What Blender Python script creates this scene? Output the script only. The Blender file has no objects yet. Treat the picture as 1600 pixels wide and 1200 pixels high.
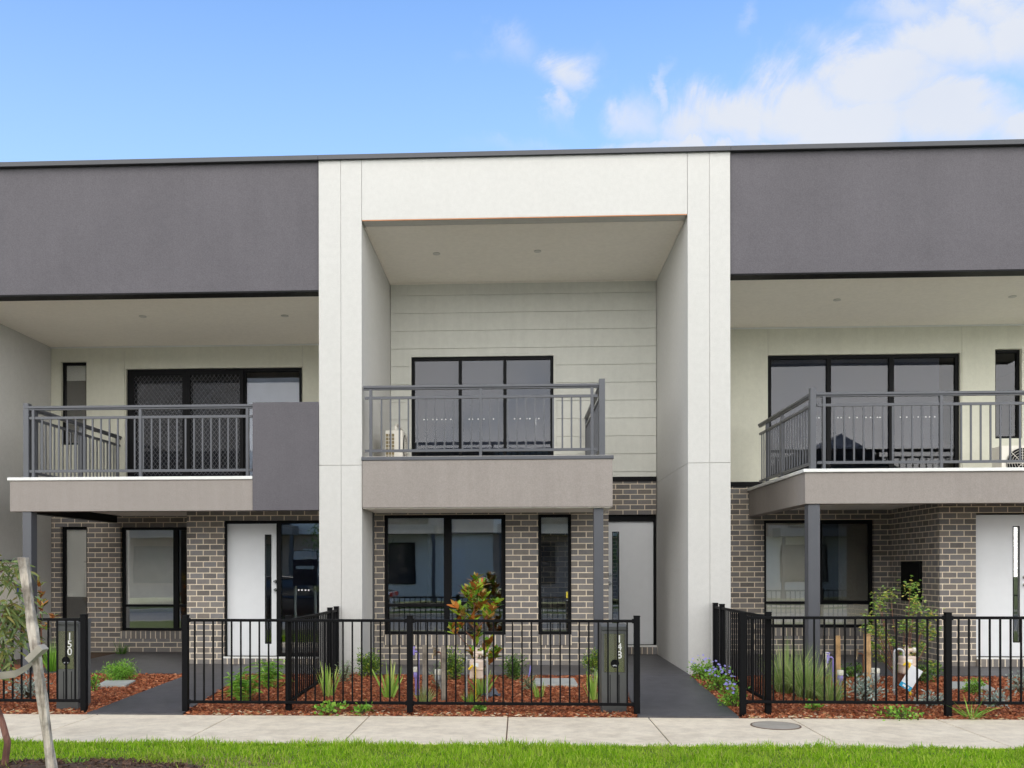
import bpy, math, random
import numpy as np
from mathutils import Vector, Matrix
random.seed(7); rng = np.random.default_rng(7)
sc = bpy.context.scene
C = bpy.data.collections.new('place'); sc.collection.children.link(C)
PI = math.pi

# ------------------------------------------------------------------ camera
F, CX, CY, TH, RO, CAMY, EYE = 1430.0, 745.0, 887.0, 0.0461, 0.0015, -12.5, 1.45
fwd = Vector((-math.sin(TH), math.cos(TH), 0)); r0 = Vector((math.cos(TH), math.sin(TH), 0)); u0 = Vector((0, 0, 1))
rgt = (r0 - u0*RO).normalized(); upv = (u0 + r0*RO).normalized()
cd = bpy.data.cameras.new('camera'); cam = bpy.data.objects.new('camera', cd); C.objects.link(cam)
cd.sensor_width = 36; cd.lens = 36*F/1600; cd.shift_x = (800-CX)/1600; cd.shift_y = (CY-600)/1600
cd.clip_end = 600
cam.matrix_world = Matrix(((rgt.x, upv.x, -fwd.x, 0), (rgt.y, upv.y, -fwd.y, CAMY), (rgt.z, upv.z, -fwd.z, EYE), (0, 0, 0, 1)))
sc.camera = cam
# surveying helpers: read a measured position of the photograph on a wall plane Y or on the ground, in metres
def ray(px, py): return fwd + rgt*((px-CX)/F) + upv*((CY-py)/F)
def P(px, py, Y):
    d = ray(px, py); t = (Y-CAMY)/d.y
    return Vector((t*d.x, Y, EYE + t*d.z))
def X(px, Y, py=700): return P(px, py, Y).x
def Z(py, Y, px=800): return P(px, py, Y).z
FY = -2.72                       # front fence line
PB, PF, PZ = -2.86, -4.36, -0.12  # footpath edges and height
def gz(y):
    if y >= -0.2: return 0.0
    if y >= PB: return -0.115*((-0.2-y)/(-0.2-PB))
    return PZ
def G(px, py):
    d = ray(px, py); t = -(EYE)/d.z
    for _ in range(30):
        t = (gz(CAMY+t*d.y)-EYE)/d.z
    return Vector((t*d.x, CAMY+t*d.y, EYE+t*d.z))

# ------------------------------------------------------------------ materials
def lin(c): return tuple((x/12.92 if x <= .04045 else ((x+.055)/1.055)**2.4) for x in c)
class N:
    def __init__(s, name):
        s.m = bpy.data.materials.new(name); s.m.use_nodes = True; s.t = s.m.node_tree; s.n = s.t.nodes; s.l = s.t.links
        s.b = s.n['Principled BSDF']; s.o = s.n['Material Output']
    def add(s, ty, **k):
        q = s.n.new(ty)
        for a, v in k.items():
            if a.startswith('i_'):
                key = a[2:]; key = int(key) if key.isdigit() else key.replace('_', ' ')
                q.inputs[key].default_value = v
            else: setattr(q, a, v)
        return q
    def link(s, a, b): s.l.new(a, b)
    def co(s, kind='Object'): return s.add('ShaderNodeTexCoord').outputs[kind]
    def noise(s, scale, detail=4, rough=.6, vec=None):
        q = s.add('ShaderNodeTexNoise'); q.inputs['Scale'].default_value = scale; q.inputs['Detail'].default_value = detail
        q.inputs['Roughness'].default_value = rough; s.link(vec or s.co(), q.inputs['Vector']); return q.outputs['Fac']
    def ramp(s, fac, stops):
        q = s.add('ShaderNodeValToRGB'); e = q.color_ramp.elements
        while len(e) < len(stops): e.new(.5)
        for i, (p, c) in enumerate(stops): e[i].position = p; e[i].color = (*c, 1)
        s.link(fac, q.inputs[0]); return q.outputs[0]
    def mix(s, fac, a, b, mode='MIX'):
        q = s.add('ShaderNodeMix', data_type='RGBA', blend_type=mode)
        for v, i in ((fac, 0), (a, 6), (b, 7)):
            if isinstance(v, (int, float)): q.inputs[i].default_value = v
            elif isinstance(v, tuple): q.inputs[i].default_value = (*v, 1)
            else: s.link(v, q.inputs[i])
        return q.outputs[2]
    def math(s, op, a, b=None, clamp=False):
        q = s.add('ShaderNodeMath', operation=op, use_clamp=clamp)
        for v, i in ((a, 0), (b, 1)):
            if v is None: continue
            if isinstance(v, (int, float)): q.inputs[i].default_value = v
            else: s.link(v, q.inputs[i])
        return q.outputs[0]
    def bump(s, h, strength=.3, dist=.01):
        q = s.add('ShaderNodeBump'); q.inputs['Strength'].default_value = strength; q.inputs['Distance'].default_value = dist
        s.link(h, q.inputs['Height']); s.link(q.outputs[0], s.b.inputs['Normal'])
    def col(s, c):
        if isinstance(c, tuple): s.b.inputs['Base Color'].default_value = (*c, 1)
        else: s.link(c, s.b.inputs['Base Color'])
    def set(s, **k):
        for a, v in k.items(): s.b.inputs[a.replace('_', ' ')].default_value = v
        return s

def render_mat(name, c, var=.06, grain=.25, streak=.05):
    m = N(name); big = m.noise(.9, 5, .65); fine = m.noise(75, 4, .75); mid = m.noise(14, 4, .6)
    mp = m.add('ShaderNodeMapping'); mp.inputs['Scale'].default_value = (7, 7, .45); m.link(m.co(), mp.inputs[0]); st = m.noise(1.0, 5, .7, mp.outputs[0])
    a = tuple(x*(1-var) for x in c); b = tuple(min(1, x*(1+var)) for x in c)
    q = m.ramp(big, [(.3, a), (.7, b)])
    q = m.mix(.5*grain, q, m.ramp(fine, [(.38, tuple(x*.55 for x in c)), (.62, tuple(min(1, x*1.4) for x in c))]))
    q = m.mix(.15, q, m.ramp(mid, [(.35, tuple(x*.8 for x in c)), (.65, tuple(min(1, x*1.12) for x in c))]))
    q = m.mix(1.0, q, m.ramp(st, [(.35, (1-2*streak,)*3), (.6, (1, 1, 1))]), 'MULTIPLY')
    m.col(q); m.set(Roughness=.85, Specular_IOR_Level=.25)
    m.bump(m.math('ADD', fine, m.math('MULTIPLY', mid, .6)), .5, .004); return m.m
def paint(name, c, rough=.4, var=.05, metal=0.0, bump=.08):
    m = N(name); n = m.noise(6, 4, .6)
    m.col(m.ramp(n, [(.3, tuple(x*(1-var) for x in c)), (.7, tuple(min(1, x*(1+var)) for x in c))]))
    m.set(Roughness=rough, Metallic=metal, Specular_IOR_Level=.14 if max(c) < .02 else .5); m.bump(m.noise(60, 2), bump, .002); return m.m
def leafmat(name, cols, back=None, rough=.45, trans=.25):
    if name.endswith('_leaf') or 'tips' in name:
        kf = 1.25 if 'silver' in name or 'fine' in name else 1.75
        cols = [tuple(min(.8, c*kf) for c in cc) for cc in cols]
    m = N(name); g = m.add('ShaderNodeNewGeometry'); n = len(cols)
    q = m.ramp(g.outputs['Random Per Island'], [((i+.0)/(max(1, n-1)), c) for i, c in enumerate(cols)])
    if back:
        bk = m.ramp(g.outputs['Random Per Island'], [((i+.0)/(len(back)-1), c) for i, c in enumerate(back)])
        q = m.mix(m.math('MULTIPLY', g.outputs['Backfacing'], m.math('GREATER_THAN', m.math('FRACT', m.math('MULTIPLY', g.outputs['Random Per Island'], 7.31)), .45)), q, bk)
    m.col(q); m.set(Roughness=rough, Specular_IOR_Level=.4)
    if trans:
        tr = m.add('ShaderNodeBsdfTranslucent'); mx = m.add('ShaderNodeMixShader'); mx.inputs[0].default_value = trans
        m.link(q, tr.inputs[0]); m.link(m.b.outputs[0], mx.inputs[1]); m.link(tr.outputs[0], mx.inputs[2]); m.link(mx.outputs[0], m.o.inputs[0])
    return m.m

def brick_mat(name, bw=.24, offx=0.0, offz=0.0, soldier=False):
    m = N(name); co = m.co(); sep = m.add('ShaderNodeSeparateXYZ'); m.link(co, sep.inputs[0])
    h = m.math('ADD', m.math('ADD', sep.outputs[0], sep.outputs[1]), offx+50*bw)
    v = m.math('ADD', sep.outputs[2], offz+43.0)
    cb = m.add('ShaderNodeCombineXYZ'); m.link(h, cb.inputs[0]); m.link(v, cb.inputs[1])
    br = m.add('ShaderNodeTexBrick'); m.link(cb.outputs[0], br.inputs['Vector'])
    br.offset = 0.0 if soldier else .5
    br.inputs['Scale'].default_value = 1; br.inputs['Mortar Size'].default_value = .0074; br.inputs['Mortar Smooth'].default_value = .15
    br.inputs['Brick Width'].default_value = .086 if soldier else bw; br.inputs['Row Height'].default_value = .3 if soldier else .086
    br.inputs['Bias'].default_value = 0
    br.inputs['Color1'].default_value = (0, 0, 0, 1); br.inputs['Color2'].default_value = (1, 1, 1, 1); br.inputs['Mortar'].default_value = (.5, .5, .5, 1)
    tone = m.ramp(br.outputs['Color'], [(0, (.13, .112, .10)), (.3, (.19, .185, .195)), (.55, (.23, .195, .165)), (.8, (.255, .25, .26)), (1, (.31, .265, .22))])
    fine = m.noise(90, 4, .75); mid = m.noise(11, 3, .6, cb.outputs[0])
    tone = m.mix(.35, tone, m.ramp(fine, [(.3, (.10, .09, .085)), (.7, (.28, .255, .24))]))
    tone = m.mix(.25, tone, m.ramp(mid, [(.35, (.1, .095, .1)), (.65, (.2, .18, .15))]))
    mort = m.ramp(m.noise(70, 3), [(.3, (.66, .55, .42)), (.7, (.82, .71, .56))])
    m.col(m.mix(br.outputs['Fac'], tone, mort)); m.set(Roughness=.8, Specular_IOR_Level=.3)
    inv = m.math('SUBTRACT', 1.0, br.outputs['Fac'])
    m.bump(m.math('ADD', inv, m.math('MULTIPLY', fine, .25)), .6, .006); return m.m

M = {}
M['white'] = render_mat('white_render', (.56, .55, .53), .025, .2, .006)
M['white_in'] = M['white']
M['dark'] = render_mat('charcoal_render', (.118, .110, .122), .12, .6, .02)
M['taupe'] = render_mat('taupe_render', (.30, .268, .248), .06, .45, .03)
M['cream'] = render_mat('cream_wall_panel', (.68, .665, .56), .03, .15, .02)
M['soffit'] = render_mat('soffit_sheet', (.88, .83, .76), .02, .08, .01)
M['board'] = render_mat('weatherboard_paint', (.66, .655, .60), .025, .1, .02)
M['steel'] = paint('grey_powdercoat', (.082, .085, .098), .38)
M['cap'] = paint('grey_metal_capping', (.055, .056, .065), .45)
M['black'] = paint('black_aluminium', (.005, .005, .006), .5)
M['fence'] = paint('black_fence_powdercoat', (.003, .003, .004), .6)
M['door'] = paint('white_door_paint', (.74, .75, .77), .35, .02)
M['flash'] = paint('white_flashing', (.72, .72, .70), .45, .03)
M['bounce_floor'] = paint('pale_bounce_floor', (.66, .62, .56), .6, .06)  # unseen balcony floors kept pale to bounce light up into the recesses
M['rust'] = paint('orange_drip_bead', (.45, .20, .09), .6)
M['room'] = paint('room_paint', (.30, .28, .26), .9)
M['floorin'] = paint('room_floor', (.20, .15, .11), .6)
M['blind'] = paint('roller_blind', (.88, .87, .82), .85)
M['gblind'] = paint('grey_sunscreen_blind', (.11, .11, .12), .85)
M['cblind'] = paint('cream_roller_blind', (.74, .70, .60), .85)
M['chrome'] = paint('satin_chrome', (.6, .6, .6), .25, .03, 1.0)
def screen_mat():
    m = N('insect_screen'); m.n.remove(m.b); tr = m.add('ShaderNodeBsdfTransparent'); df = m.add('ShaderNodeBsdfDiffuse'); df.inputs[0].default_value = (.02, .02, .02, 1)
    mx = m.add('ShaderNodeMixShader'); mx.inputs[0].default_value = .5; m.link(tr.outputs[0], mx.inputs[1]); m.link(df.outputs[0], mx.inputs[2]); m.link(mx.outputs[0], m.o.inputs[0]); return m.m
M['screen'] = screen_mat()
M['brick'] = brick_mat('grey_brown_brickwork')
M['brick_n'] = brick_mat('grey_brown_brickwork_short', .205)
M['soldier'] = brick_mat('brick_sill_course', .086, 0, 0, True)
M['mesh'] = paint('security_mesh_black', (.02, .02, .022), .4)
M['dot'] = paint('white_glass_dots', (.85, .85, .85), .5)

def glass(name, refl=.10, tint=(.985, .99, .99)):
    m = N(name); m.n.remove(m.b)
    tr = m.add('ShaderNodeBsdfTransparent'); tr.inputs[0].default_value = (*tint, 1)
    gl = m.add('ShaderNodeBsdfGlossy'); gl.inputs['Roughness'].default_value = .004; gl.inputs[0].default_value = (.97, .95, .92, 1) if refl > .01 else (.75, .72, .70, 1)
    nz = m.noise(1.3, 2, .4); bp = m.add('ShaderNodeBump'); bp.inputs['Strength'].default_value = .12; bp.inputs['Distance'].default_value = .006
    m.link(nz, bp.inputs['Height']); m.link(bp.outputs[0], gl.inputs['Normal'])
    fr = m.add('ShaderNodeFresnel'); fr.inputs[0].default_value = 1.5
    k = m.math('ADD', m.math('MULTIPLY', fr.outputs[0], 1.0), refl, True)
    mx = m.add('ShaderNodeMixShader'); m.link(k, mx.inputs[0]); m.link(tr.outputs[0], mx.inputs[1]); m.link(gl.outputs[0], mx.inputs[2])
    m.link(mx.outputs[0], m.o.inputs[0]); return m.m
M['glass'] = glass('window_glass', .14)
M['glass_hi'] = glass('balcony_door_glass', .0, (.75, .78, .84))

def conc(name, a, b, stain=.35, rough=.85):
    m = N(name); big = m.noise(.8, 6, .65); fine = m.noise(170, 3, .8); mid = m.noise(5, 6, .7)
    q = m.ramp(big, [(.3, a), (.7, b)])
    q = m.mix(stain, q, m.ramp(mid, [(.35, tuple(x*.7 for x in a)), (.62, tuple(min(1, x*1.12) for x in b))]))
    q = m.mix(.25, q, m.ramp(fine, [(.3, tuple(x*.6 for x in a)), (.7, tuple(min(1, x*1.35) for x in b))]))
    m.col(q); m.set(Roughness=rough); m.bump(m.math('ADD', fine, mid), .3, .003); return m.m
M['concrete'] = conc('footpath_concrete', (.74, .58, .41), (.92, .76, .57), .5)
M['joint'] = conc('joint_filler', (.12, .08, .05), (.18, .12, .08))
M['slate'] = conc('charcoal_exposed_concrete', (.038, .039, .044), (.088, .085, .093), .5, .48)
M['lid'] = conc('pit_lid_concrete', (.33, .33, .30), (.46, .46, .42))
M['bounce_road'] = conc('pale_bounce_road', (.28, .27, .25), (.36, .35, .33), .3, .9)  # unseen road made paler to bounce light up under the soffits
M['soil'] = conc('brown_soil', (.055, .032, .02), (.11, .065, .04), .5, .95)
M['mulchbase'] = conc('mulch_bed', (.15, .042, .018), (.27, .085, .038), .5, .95)
M['turf'] = conc('turf_base', (.10, .15, .015), (.15, .20, .03), .5, .95)
M['chips'] = leafmat('bark_chips', [(.12, .035, .016), (.38, .11, .045), (.50, .17, .07), (.26, .075, .03), (.60, .28, .14), (.44, .13, .05), (.18, .05, .022), (.36, .12, .055)], None, .8, 0)
M['grass'] = leafmat('lawn_grass', [(.13, .30, .004), (.30, .55, .008), (.44, .70, .012), (.21, .43, .006), (.58, .76, .06), (.64, .64, .16)], None, .7, .45)

def patchy(mm):
    n_ = N.__new__(N); n_.m = mm; n_.t = mm.node_tree; n_.n = n_.t.nodes; n_.l = n_.t.links; n_.b = n_.n['Principled BSDF']
    lk_ = [l for l in n_.t.links if l.to_node == n_.b and l.to_socket.name == 'Base Color'][0].from_socket
    nz_ = n_.noise(2.2, 5, .7); q = n_.mix(n_.ramp(nz_, [(.45, (.0,)*3), (.66, (.6,)*3)]), lk_, (.40, .46, .06))
    q = n_.mix(n_.ramp(n_.noise(7, 3, .6), [(.52, (0,)*3), (.7, (.5,)*3)]), q, (.09, .24, .004)); n_.col(q)
patchy(M['grass'])
M['dry'] = leafmat('dry_straw', [(.45, .32, .16), (.30, .20, .10), (.55, .42, .24)], None, .7, .1)

# ------------------------------------------------------------------ mesh builder
class MB:
    def __init__(s): s.v = []; s.f = []; s.sm = False
    def box(s, x0, x1, y0, y1, z0, z1):
        if x0 > x1: x0, x1 = x1, x0
        if y0 > y1: y0, y1 = y1, y0
        if z0 > z1: z0, z1 = z1, z0
        k = len(s.v); s.v += [(x0,y0,z0),(x1,y0,z0),(x1,y1,z0),(x0,y1,z0),(x0,y0,z1),(x1,y0,z1),(x1,y1,z1),(x0,y1,z1)]
        s.f += [tuple(k+i for i in q) for q in ((0,3,2,1),(4,5,6,7),(0,1,5,4),(1,2,6,5),(2,3,7,6),(3,0,4,7))]; return s
    def quad(s, *p): k = len(s.v); s.v += [tuple(q) for q in p]; s.f.append(tuple(range(k, k+len(p)))); return s
    def prism(s, pts, a, b):        # pts: polygon in (p,q); a,b functions mapping (p,q)->3d for both ends
        k = len(s.v); n = len(pts); s.v += [tuple(a(*p)) for p in pts] + [tuple(b(*p)) for p in pts]
        s.f.append(tuple(range(k+n-1, k-1, -1))); s.f.append(tuple(range(k+n, k+2*n)))
        for i in range(n): j = (i+1) % n; s.f.append((k+i, k+j, k+n+j, k+n+i))
        return s
    def tube(s, pts, r, n=8, cap=True):
        pts = [Vector(p) for p in pts]; m = len(pts); rs = r if isinstance(r, (list, tuple)) else [r]*m; k = len(s.v); pu = None
        for i, p in enumerate(pts):
            d = (pts[min(i+1, m-1)]-pts[max(i-1, 0)]).normalized()
            if pu is None: pu = d.orthogonal().normalized()
            pu = (pu - d*pu.dot(d)).normalized(); w = d.cross(pu)
            for j in range(n): a = 2*PI*j/n; s.v.append(tuple(p + (pu*math.cos(a)+w*math.sin(a))*rs[i]))
        for i in range(m-1):
            for j in range(n): q = (j+1) % n; s.f.append((k+i*n+j, k+i*n+q, k+(i+1)*n+q, k+(i+1)*n+j))
        if cap: s.f.append(tuple(k+n-1-j for j in range(n))); s.f.append(tuple(k+(m-1)*n+j for j in range(n)))
        return s
    def bar(s, a, b, w, h, up=Vector((0, 0, 1))):   # rectangular bar from a to b
        a = Vector(a); b = Vector(b); d = (b-a).normalized(); sd = d.cross(up).normalized(); u = sd.cross(d)
        k = len(s.v)
        for p in (a, b):
            for i, j in ((-1,-1),(1,-1),(1,1),(-1,1)): s.v.append(tuple(p + sd*w/2*i + u*h/2*j))
        s.f += [(k,k+1,k+2,k+3)[::-1], (k+4,k+5,k+6,k+7)] + [(k+i, k+(i+1)%4, k+4+(i+1)%4, k+4+i) for i in range(4)]; return s
    def lathe(s, prof, c=(0,0,0), n=16):
        k = len(s.v); m = len(prof)
        for r, z in prof:
            for j in range(n): a = 2*PI*j/n; s.v.append((c[0]+r*math.cos(a), c[1]+r*math.sin(a), c[2]+z))
        for i in range(m-1):
            for j in range(n): q = (j+1) % n; s.f.append((k+i*n+j, k+i*n+q, k+(i+1)*n+q, k+(i+1)*n+j))
        s.f.append(tuple(k+n-1-j for j in range(n))); s.f.append(tuple(k+(m-1)*n+j for j in range(n))); return s
    def build(s, name, mat, parent=None, bevel=0, smooth=False):
        me = bpy.data.meshes.new(name); me.from_pydata(s.v, [], s.f); me.update()
        me.materials.append(M[mat] if isinstance(mat, str) else mat)
        o = bpy.data.objects.new(name, me); C.objects.link(o)
        if parent:
            o.parent = parent; p = Vector((0, 0, 0)); q = parent
            while q: p += q.location; q = q.parent
            o.location = -p
        if smooth:
            for f in me.polygons: f.use_smooth = True
            me.set_sharp_from_angle(angle=math.radians(40))
        if bevel:
            b = o.modifiers.new('edge', 'BEVEL'); b.width = bevel; b.segments = 2; b.limit_method = 'ANGLE'
        return o
def npmesh(name, V, Fq, mat, parent=None):
    me = bpy.data.meshes.new(name); V = np.asarray(V, dtype=np.float32); Fq = np.asarray(Fq, dtype=np.int32); k = Fq.shape[1]
    me.vertices.add(len(V)); me.vertices.foreach_set('co', V.ravel())
    me.loops.add(Fq.size); me.loops.foreach_set('vertex_index', Fq.ravel())
    me.polygons.add(len(Fq)); me.polygons.foreach_set('loop_start', np.arange(0, Fq.size, k, dtype=np.int32))
    me.update(); me.validate(); me.materials.append(M[mat] if isinstance(mat, str) else mat)
    o = bpy.data.objects.new(name, me); C.objects.link(o)
    if parent: o.parent = parent
    return o
def tag(o, label=None, cat=None, group=None, kind=None):
    if label: o['label'] = label
    if cat: o['category'] = cat
    if group: o['group'] = group
    if kind: o['kind'] = kind
    return o
def thing(name, label, cat, loc=(0, 0, 0), group=None, rz=0):
    o = bpy.data.objects.new(name, None); C.objects.link(o); o.location = loc; o.rotation_euler.z = rz; o.empty_display_size = .2
    return tag(o, label, cat, group)
def node(name, parent, loc=None):    # an assembly level inside a thing
    o = bpy.data.objects.new(name, None); C.objects.link(o); o.parent = parent; o.empty_display_size = .1
    return o
def struct(mb, name, mat, **k): return tag(mb.build(name, mat, **k), kind='structure')
def copy_tree(o, parent=None):
    c = o.copy(); C.objects.link(c)
    if parent: c.parent = parent
    for ch in list(o.children): copy_tree(ch, c)
    return c

# ------------------------------------------------------------------ ground
GX0, GX1 = -30.0, 30.0
b = MB(); b.quad((-150, -150, -.35), (150, -150, -.35), (150, 150, -.35), (-150, 150, -.35)); struct(b, 'ground', 'turf')
# footpath slabs with joints
jx = [X(p, PB, 1118) for p in (577,)]
b = MB(); x0 = jx[0]; w = 1.47
for i in range(-13, 14):
    xa = x0 + i*w; b.box(xa+.006, xa+w-.006, PF, PB, PZ-.1, PZ+random.uniform(-.0015, .0015))
struct(b, 'footpath', 'concrete', bevel=.006)
b = MB(); b.box(-20, 20, PF+.004, PB-.004, PZ-.11, PZ-.012); struct(b, 'footpath_base', 'joint')
# mulch beds (one sheet from the footpath to the houses)
b = MB(); nx, ny = 400, 40
for j in range(ny+1):
    y = PB+.002 + (1.05+.05-PB)*j/ny if j else PB+.002
    for i in range(nx+1):
        x = -12+24*i/nx; b.v.append((x, y, gz(y) - .012 + (random.uniform(-.008, .008) if 0 < j < ny else 0)))
for j in range(ny):
    for i in range(nx): k = j*(nx+1)+i; b.f.append((k, k+1, k+nx+2, k+nx+1))
struct(b, 'mulch_bed', 'mulchbase', smooth=True)
b = MB(); b.box(-12, 12, 1.1, 3.4, -.3, -.02); struct(b, 'soil_bed', 'soil')
# verge, kerb, road
b = MB(); b.box(-20, 20, -8.3, PF-.0, -.3, PZ-.012); struct(b, 'nature_strip', 'turf')
b = MB(); b.box(-40, 40, -8.6, -8.3, -.4, PZ-.02); b.box(-40, 40, -16.9, -16.6, -.4, PZ-.02); struct(b, 'kerb', 'concrete', bevel=.02)
b = MB(); b.box(-40, 40, -16.6, -8.6, -.4, PZ-.15); struct(b, 'road', 'bounce_road')
b = MB(); b.box(-40, 40, -21.5, -16.9, -.4, PZ-.02); struct(b, 'far_nature_strip', 'turf')
b = MB(); b.box(-40, 40, -19.9, -18.5, -.4, PZ); struct(b, 'far_footpath', 'concrete')

# dark paths, polygons measured on the ground
def slab(pts, name, mat='slate', dz=.012):
    P3 = [Vector((p.x, p.y, gz(p.y))) for p in pts]
    # subdivide along y so that it follows the fall of the ground
    b = MB(); k = len(P3); top = [(p.x, p.y, p.z+dz) for p in P3]; bot = [(p.x, p.y, p.z-.08) for p in P3]
    b.v = top+bot; b.f.append(tuple(range(k)))
    for i in range(k): j = (i+1) % k; b.f.append((i, i+k, j+k, j))
    return b
PL = -0.2   # porch slab front edge Y
XpL, XpR = X(499, 0, 1050), X(566, 0, 1054)       # left pier
XqL, XqR = X(1075.5, 0, 1055), X(1142, 0, 1055)   # right pier
wallL = X(80, 3.0, 900)                            # neighbour's party wall face
YB, YW, YL = 1.05, 2.83, 3.0
def V2(x, y): return Vector((x, y, 0))
g = G
porchL = [V2(g(172,1024).x, 2.98), V2(g(139,1031).x, g(139,1031).y), V2(g(60,1046).x, g(60,1046).y), V2(wallL+.01, g(0,1048).y), V2(wallL+.01, PL), V2(XpL-.002, PL), V2(XpL-.002, 2.98)]
p1, p2, p3, p4 = g(133, 1117), g(285, 1117), g(283, 1060), g(372, 1060)
b = slab(porchL[::1], 'porch_slab'); struct(b, 'porch_slab', 'slate')
b = slab([V2(p1.x, PB+.001), V2(p2.x, PB+.001), V2(p4.x, PL-.003), V2(p3.x, PL-.003)], 'garden_path'); struct(b, 'garden_path', 'slate')
b = slab([V2(XpR+.002, 1.04), V2(XpR+.002, PL), V2(XqL-.002, PL), V2(XqL-.002, 2.8), V2(X(951, 1.06, 1000), 2.8), V2(X(951, 1.06, 1000), 1.04)][::1], 'porch_slab'); struct(b, 'porch_slab', 'slate')
e1, e2 = g(996, 1119), g(1152, 1119)
b = slab([V2(e1.x, PB+.001), V2(e2.x, PB+.001), V2(XqL-.01, -.16), V2(XqL-.95, PL-.003)], 'garden_path'); struct(b, 'garden_path', 'slate')
b = slab([V2(XqR+.002, 2.8), V2(XqR+.002, PL+.1), V2(9.5, PL+.1), V2(9.5, 2.8)], 'porch_slab'); struct(b, 'porch_slab', 'slate')

# ------------------------------------------------------------------ walls with openings
def wall(xa, xb, za, zb, y0, y1, holes):
    """slab in the XZ plane between y0 (front) and y1, with rectangular holes (x0,x1,z0,z1) and lined reveals"""
    b = MB(); xs = sorted({xa, xb, *[h[0] for h in holes], *[h[1] for h in holes]}); zs = sorted({za, zb, *[h[2] for h in holes], *[h[3] for h in holes]})
    xs = [x for x in xs if xa <= x <= xb]; zs = [z for z in zs if za <= z <= zb]
    def hole(x, z): return any(h[0] < x < h[1] and h[2] < z < h[3] for h in holes)
    for i in range(len(xs)-1):
        for j in range(len(zs)-1):
            l, r, d, u = xs[i], xs[i+1], zs[j], zs[j+1]
            if hole((l+r)/2, (d+u)/2): continue
            b.quad((l,y0,d),(r,y0,d),(r,y0,u),(l,y0,u)); b.quad((l,y1,u),(r,y1,u),(r,y1,d),(l,y1,d))
            for (p, q, cx_, cz_) in (((l,d),(l,u),l-1e-3,(d+u)/2), ((r,u),(r,d),r+1e-3,(d+u)/2), ((l,u),(r,u),(l+r)/2,u+1e-3), ((r,d),(l,d),(l+r)/2,d-1e-3)):
                out = not (xa < cx_ < xb and za < cz_ < zb)
                if out or hole(cx_, cz_): b.quad((p[0],y0,p[1]),(q[0],y0,q[1]),(q[0],y1,q[1]),(p[0],y1,p[1]))
    return b
def rect(px0, px1, py0, py1, Y):
    a = P(px0, (py0+py1)/2, Y); c = P(px1, (py0+py1)/2, Y); m = (px0+px1)/2
    return (a.x, c.x, P(m, py1, Y).z, P(m, py0, Y).z)
def frame_bars(b, x0, x1, z0, z1, y, fw=.045, d=.06):
    b.box(x0, x0+fw, y, y+d, z0, z1); b.box(x1-fw, x1, y, y+d, z0, z1)
    b.box(x0+fw, x1-fw, y, y+d, z0, z0+fw); b.box(x0+fw, x1-fw, y, y+d, z1-fw, z1)
def window(house, R, y, mull=(), trans=None, blinds=(), gl='glass', fw=.045, name='window', sashes=(), rec=.07):
    """R=(x0,x1,z0,z1) opening in a wall whose face is at y; mull = list of (x, width); trans = z of transom; blinds = (x0,x1,ztop,zbot,mat)"""
    x0, x1, z0, z1 = R; g2 = .002; x0 += g2; x1 -= g2; z0 += g2; z1 -= g2
    w = node(name, house); b = MB(); yy = y+rec
    frame_bars(b, x0, x1, z0, z1, yy, fw)
    for (mx, mw) in mull: b.box(mx-mw/2, mx+mw/2, yy-.004, yy+.064, z0+fw, z1-fw)
    if trans: b.box(x0+fw, x1-fw, yy-.002, yy+.05, trans-.022, trans+.022)
    for s in sashes: frame_bars(b, *s, yy-.012, .035, .05)
    b.build('frame', 'black', w, bevel=.003)
    p = MB(); p.box(x0+.01, x1-.01, yy+.030, yy+.034, z0+.01, z1-.01); p.build('pane', gl, w)
    for (bx0, bx1, bz1, bz0, bm) in blinds:
        q = MB(); q.box(bx0, bx1, yy+.045, yy+.048, bz0, bz1); q.box(bx0, bx1, yy+.042, yy+.055, bz0-.02, bz0-.0005); q.build('blind', bm, w)
    return w
def dots(par, xs, z, y, r=.011):
    b = MB(); n = 10; b.v = [(r*math.cos(2*PI*i/n), 0, r*math.sin(2*PI*i/n)) for i in range(n)]; b.f.append(tuple(range(n)))
    src = b.build('safety_dot', 'dot', par); base = src.location.copy()
    for i, x in enumerate(xs):
        c = src if i == 0 else src.copy()
        if i: C.objects.link(c); c.parent = par
        c.location = base + Vector((x, y, z))
def door(house, R, y, side='left', glassx=None, sidelight=None, gz0=None, gz1=None, handle=None):
    """white slab door with a narrow glass strip"""
    x0, x1, z0, z1 = R; d = node('door', house); b = MB()
    gx0, gx1 = glassx
    yy = y+.10
    b.box(x0, gx0, yy, yy+.04, z0, z1); b.box(gx1, x1, yy, yy+.04, z0, z1); b.box(gx0, gx1, yy, yy+.04, z0, gz0); b.box(gx0, gx1, yy, yy+.04, gz1, z1)
    b.build('leaf', 'door', d)
    b = MB(); b.box(gx0+.001, gx1-.001, yy+.012, yy+.018, gz0, gz1); b.build('glass_strip', 'glass', d)
    b = MB(); frame_bars(b, gx0-.008, gx1+.008, gz0-.008, gz1+.008, yy-.004, .012, .006); b.build('glass_bead', 'black', d)
    if handle:
        hx, zs = handle
        for z in zs:
            k = MB()
            for i in range(1):
                k.tube([(hx, yy+.002, z), (hx, yy-.012, z)], .028, 14); k.tube([(hx, yy-.012, z), (hx, yy-.035, z), (hx, yy-.05, z), (hx, yy-.066, z)], [.012, .012, .024, .018], 14)
            k.build('handle', 'chrome', d, smooth=True)
    return d
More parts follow.
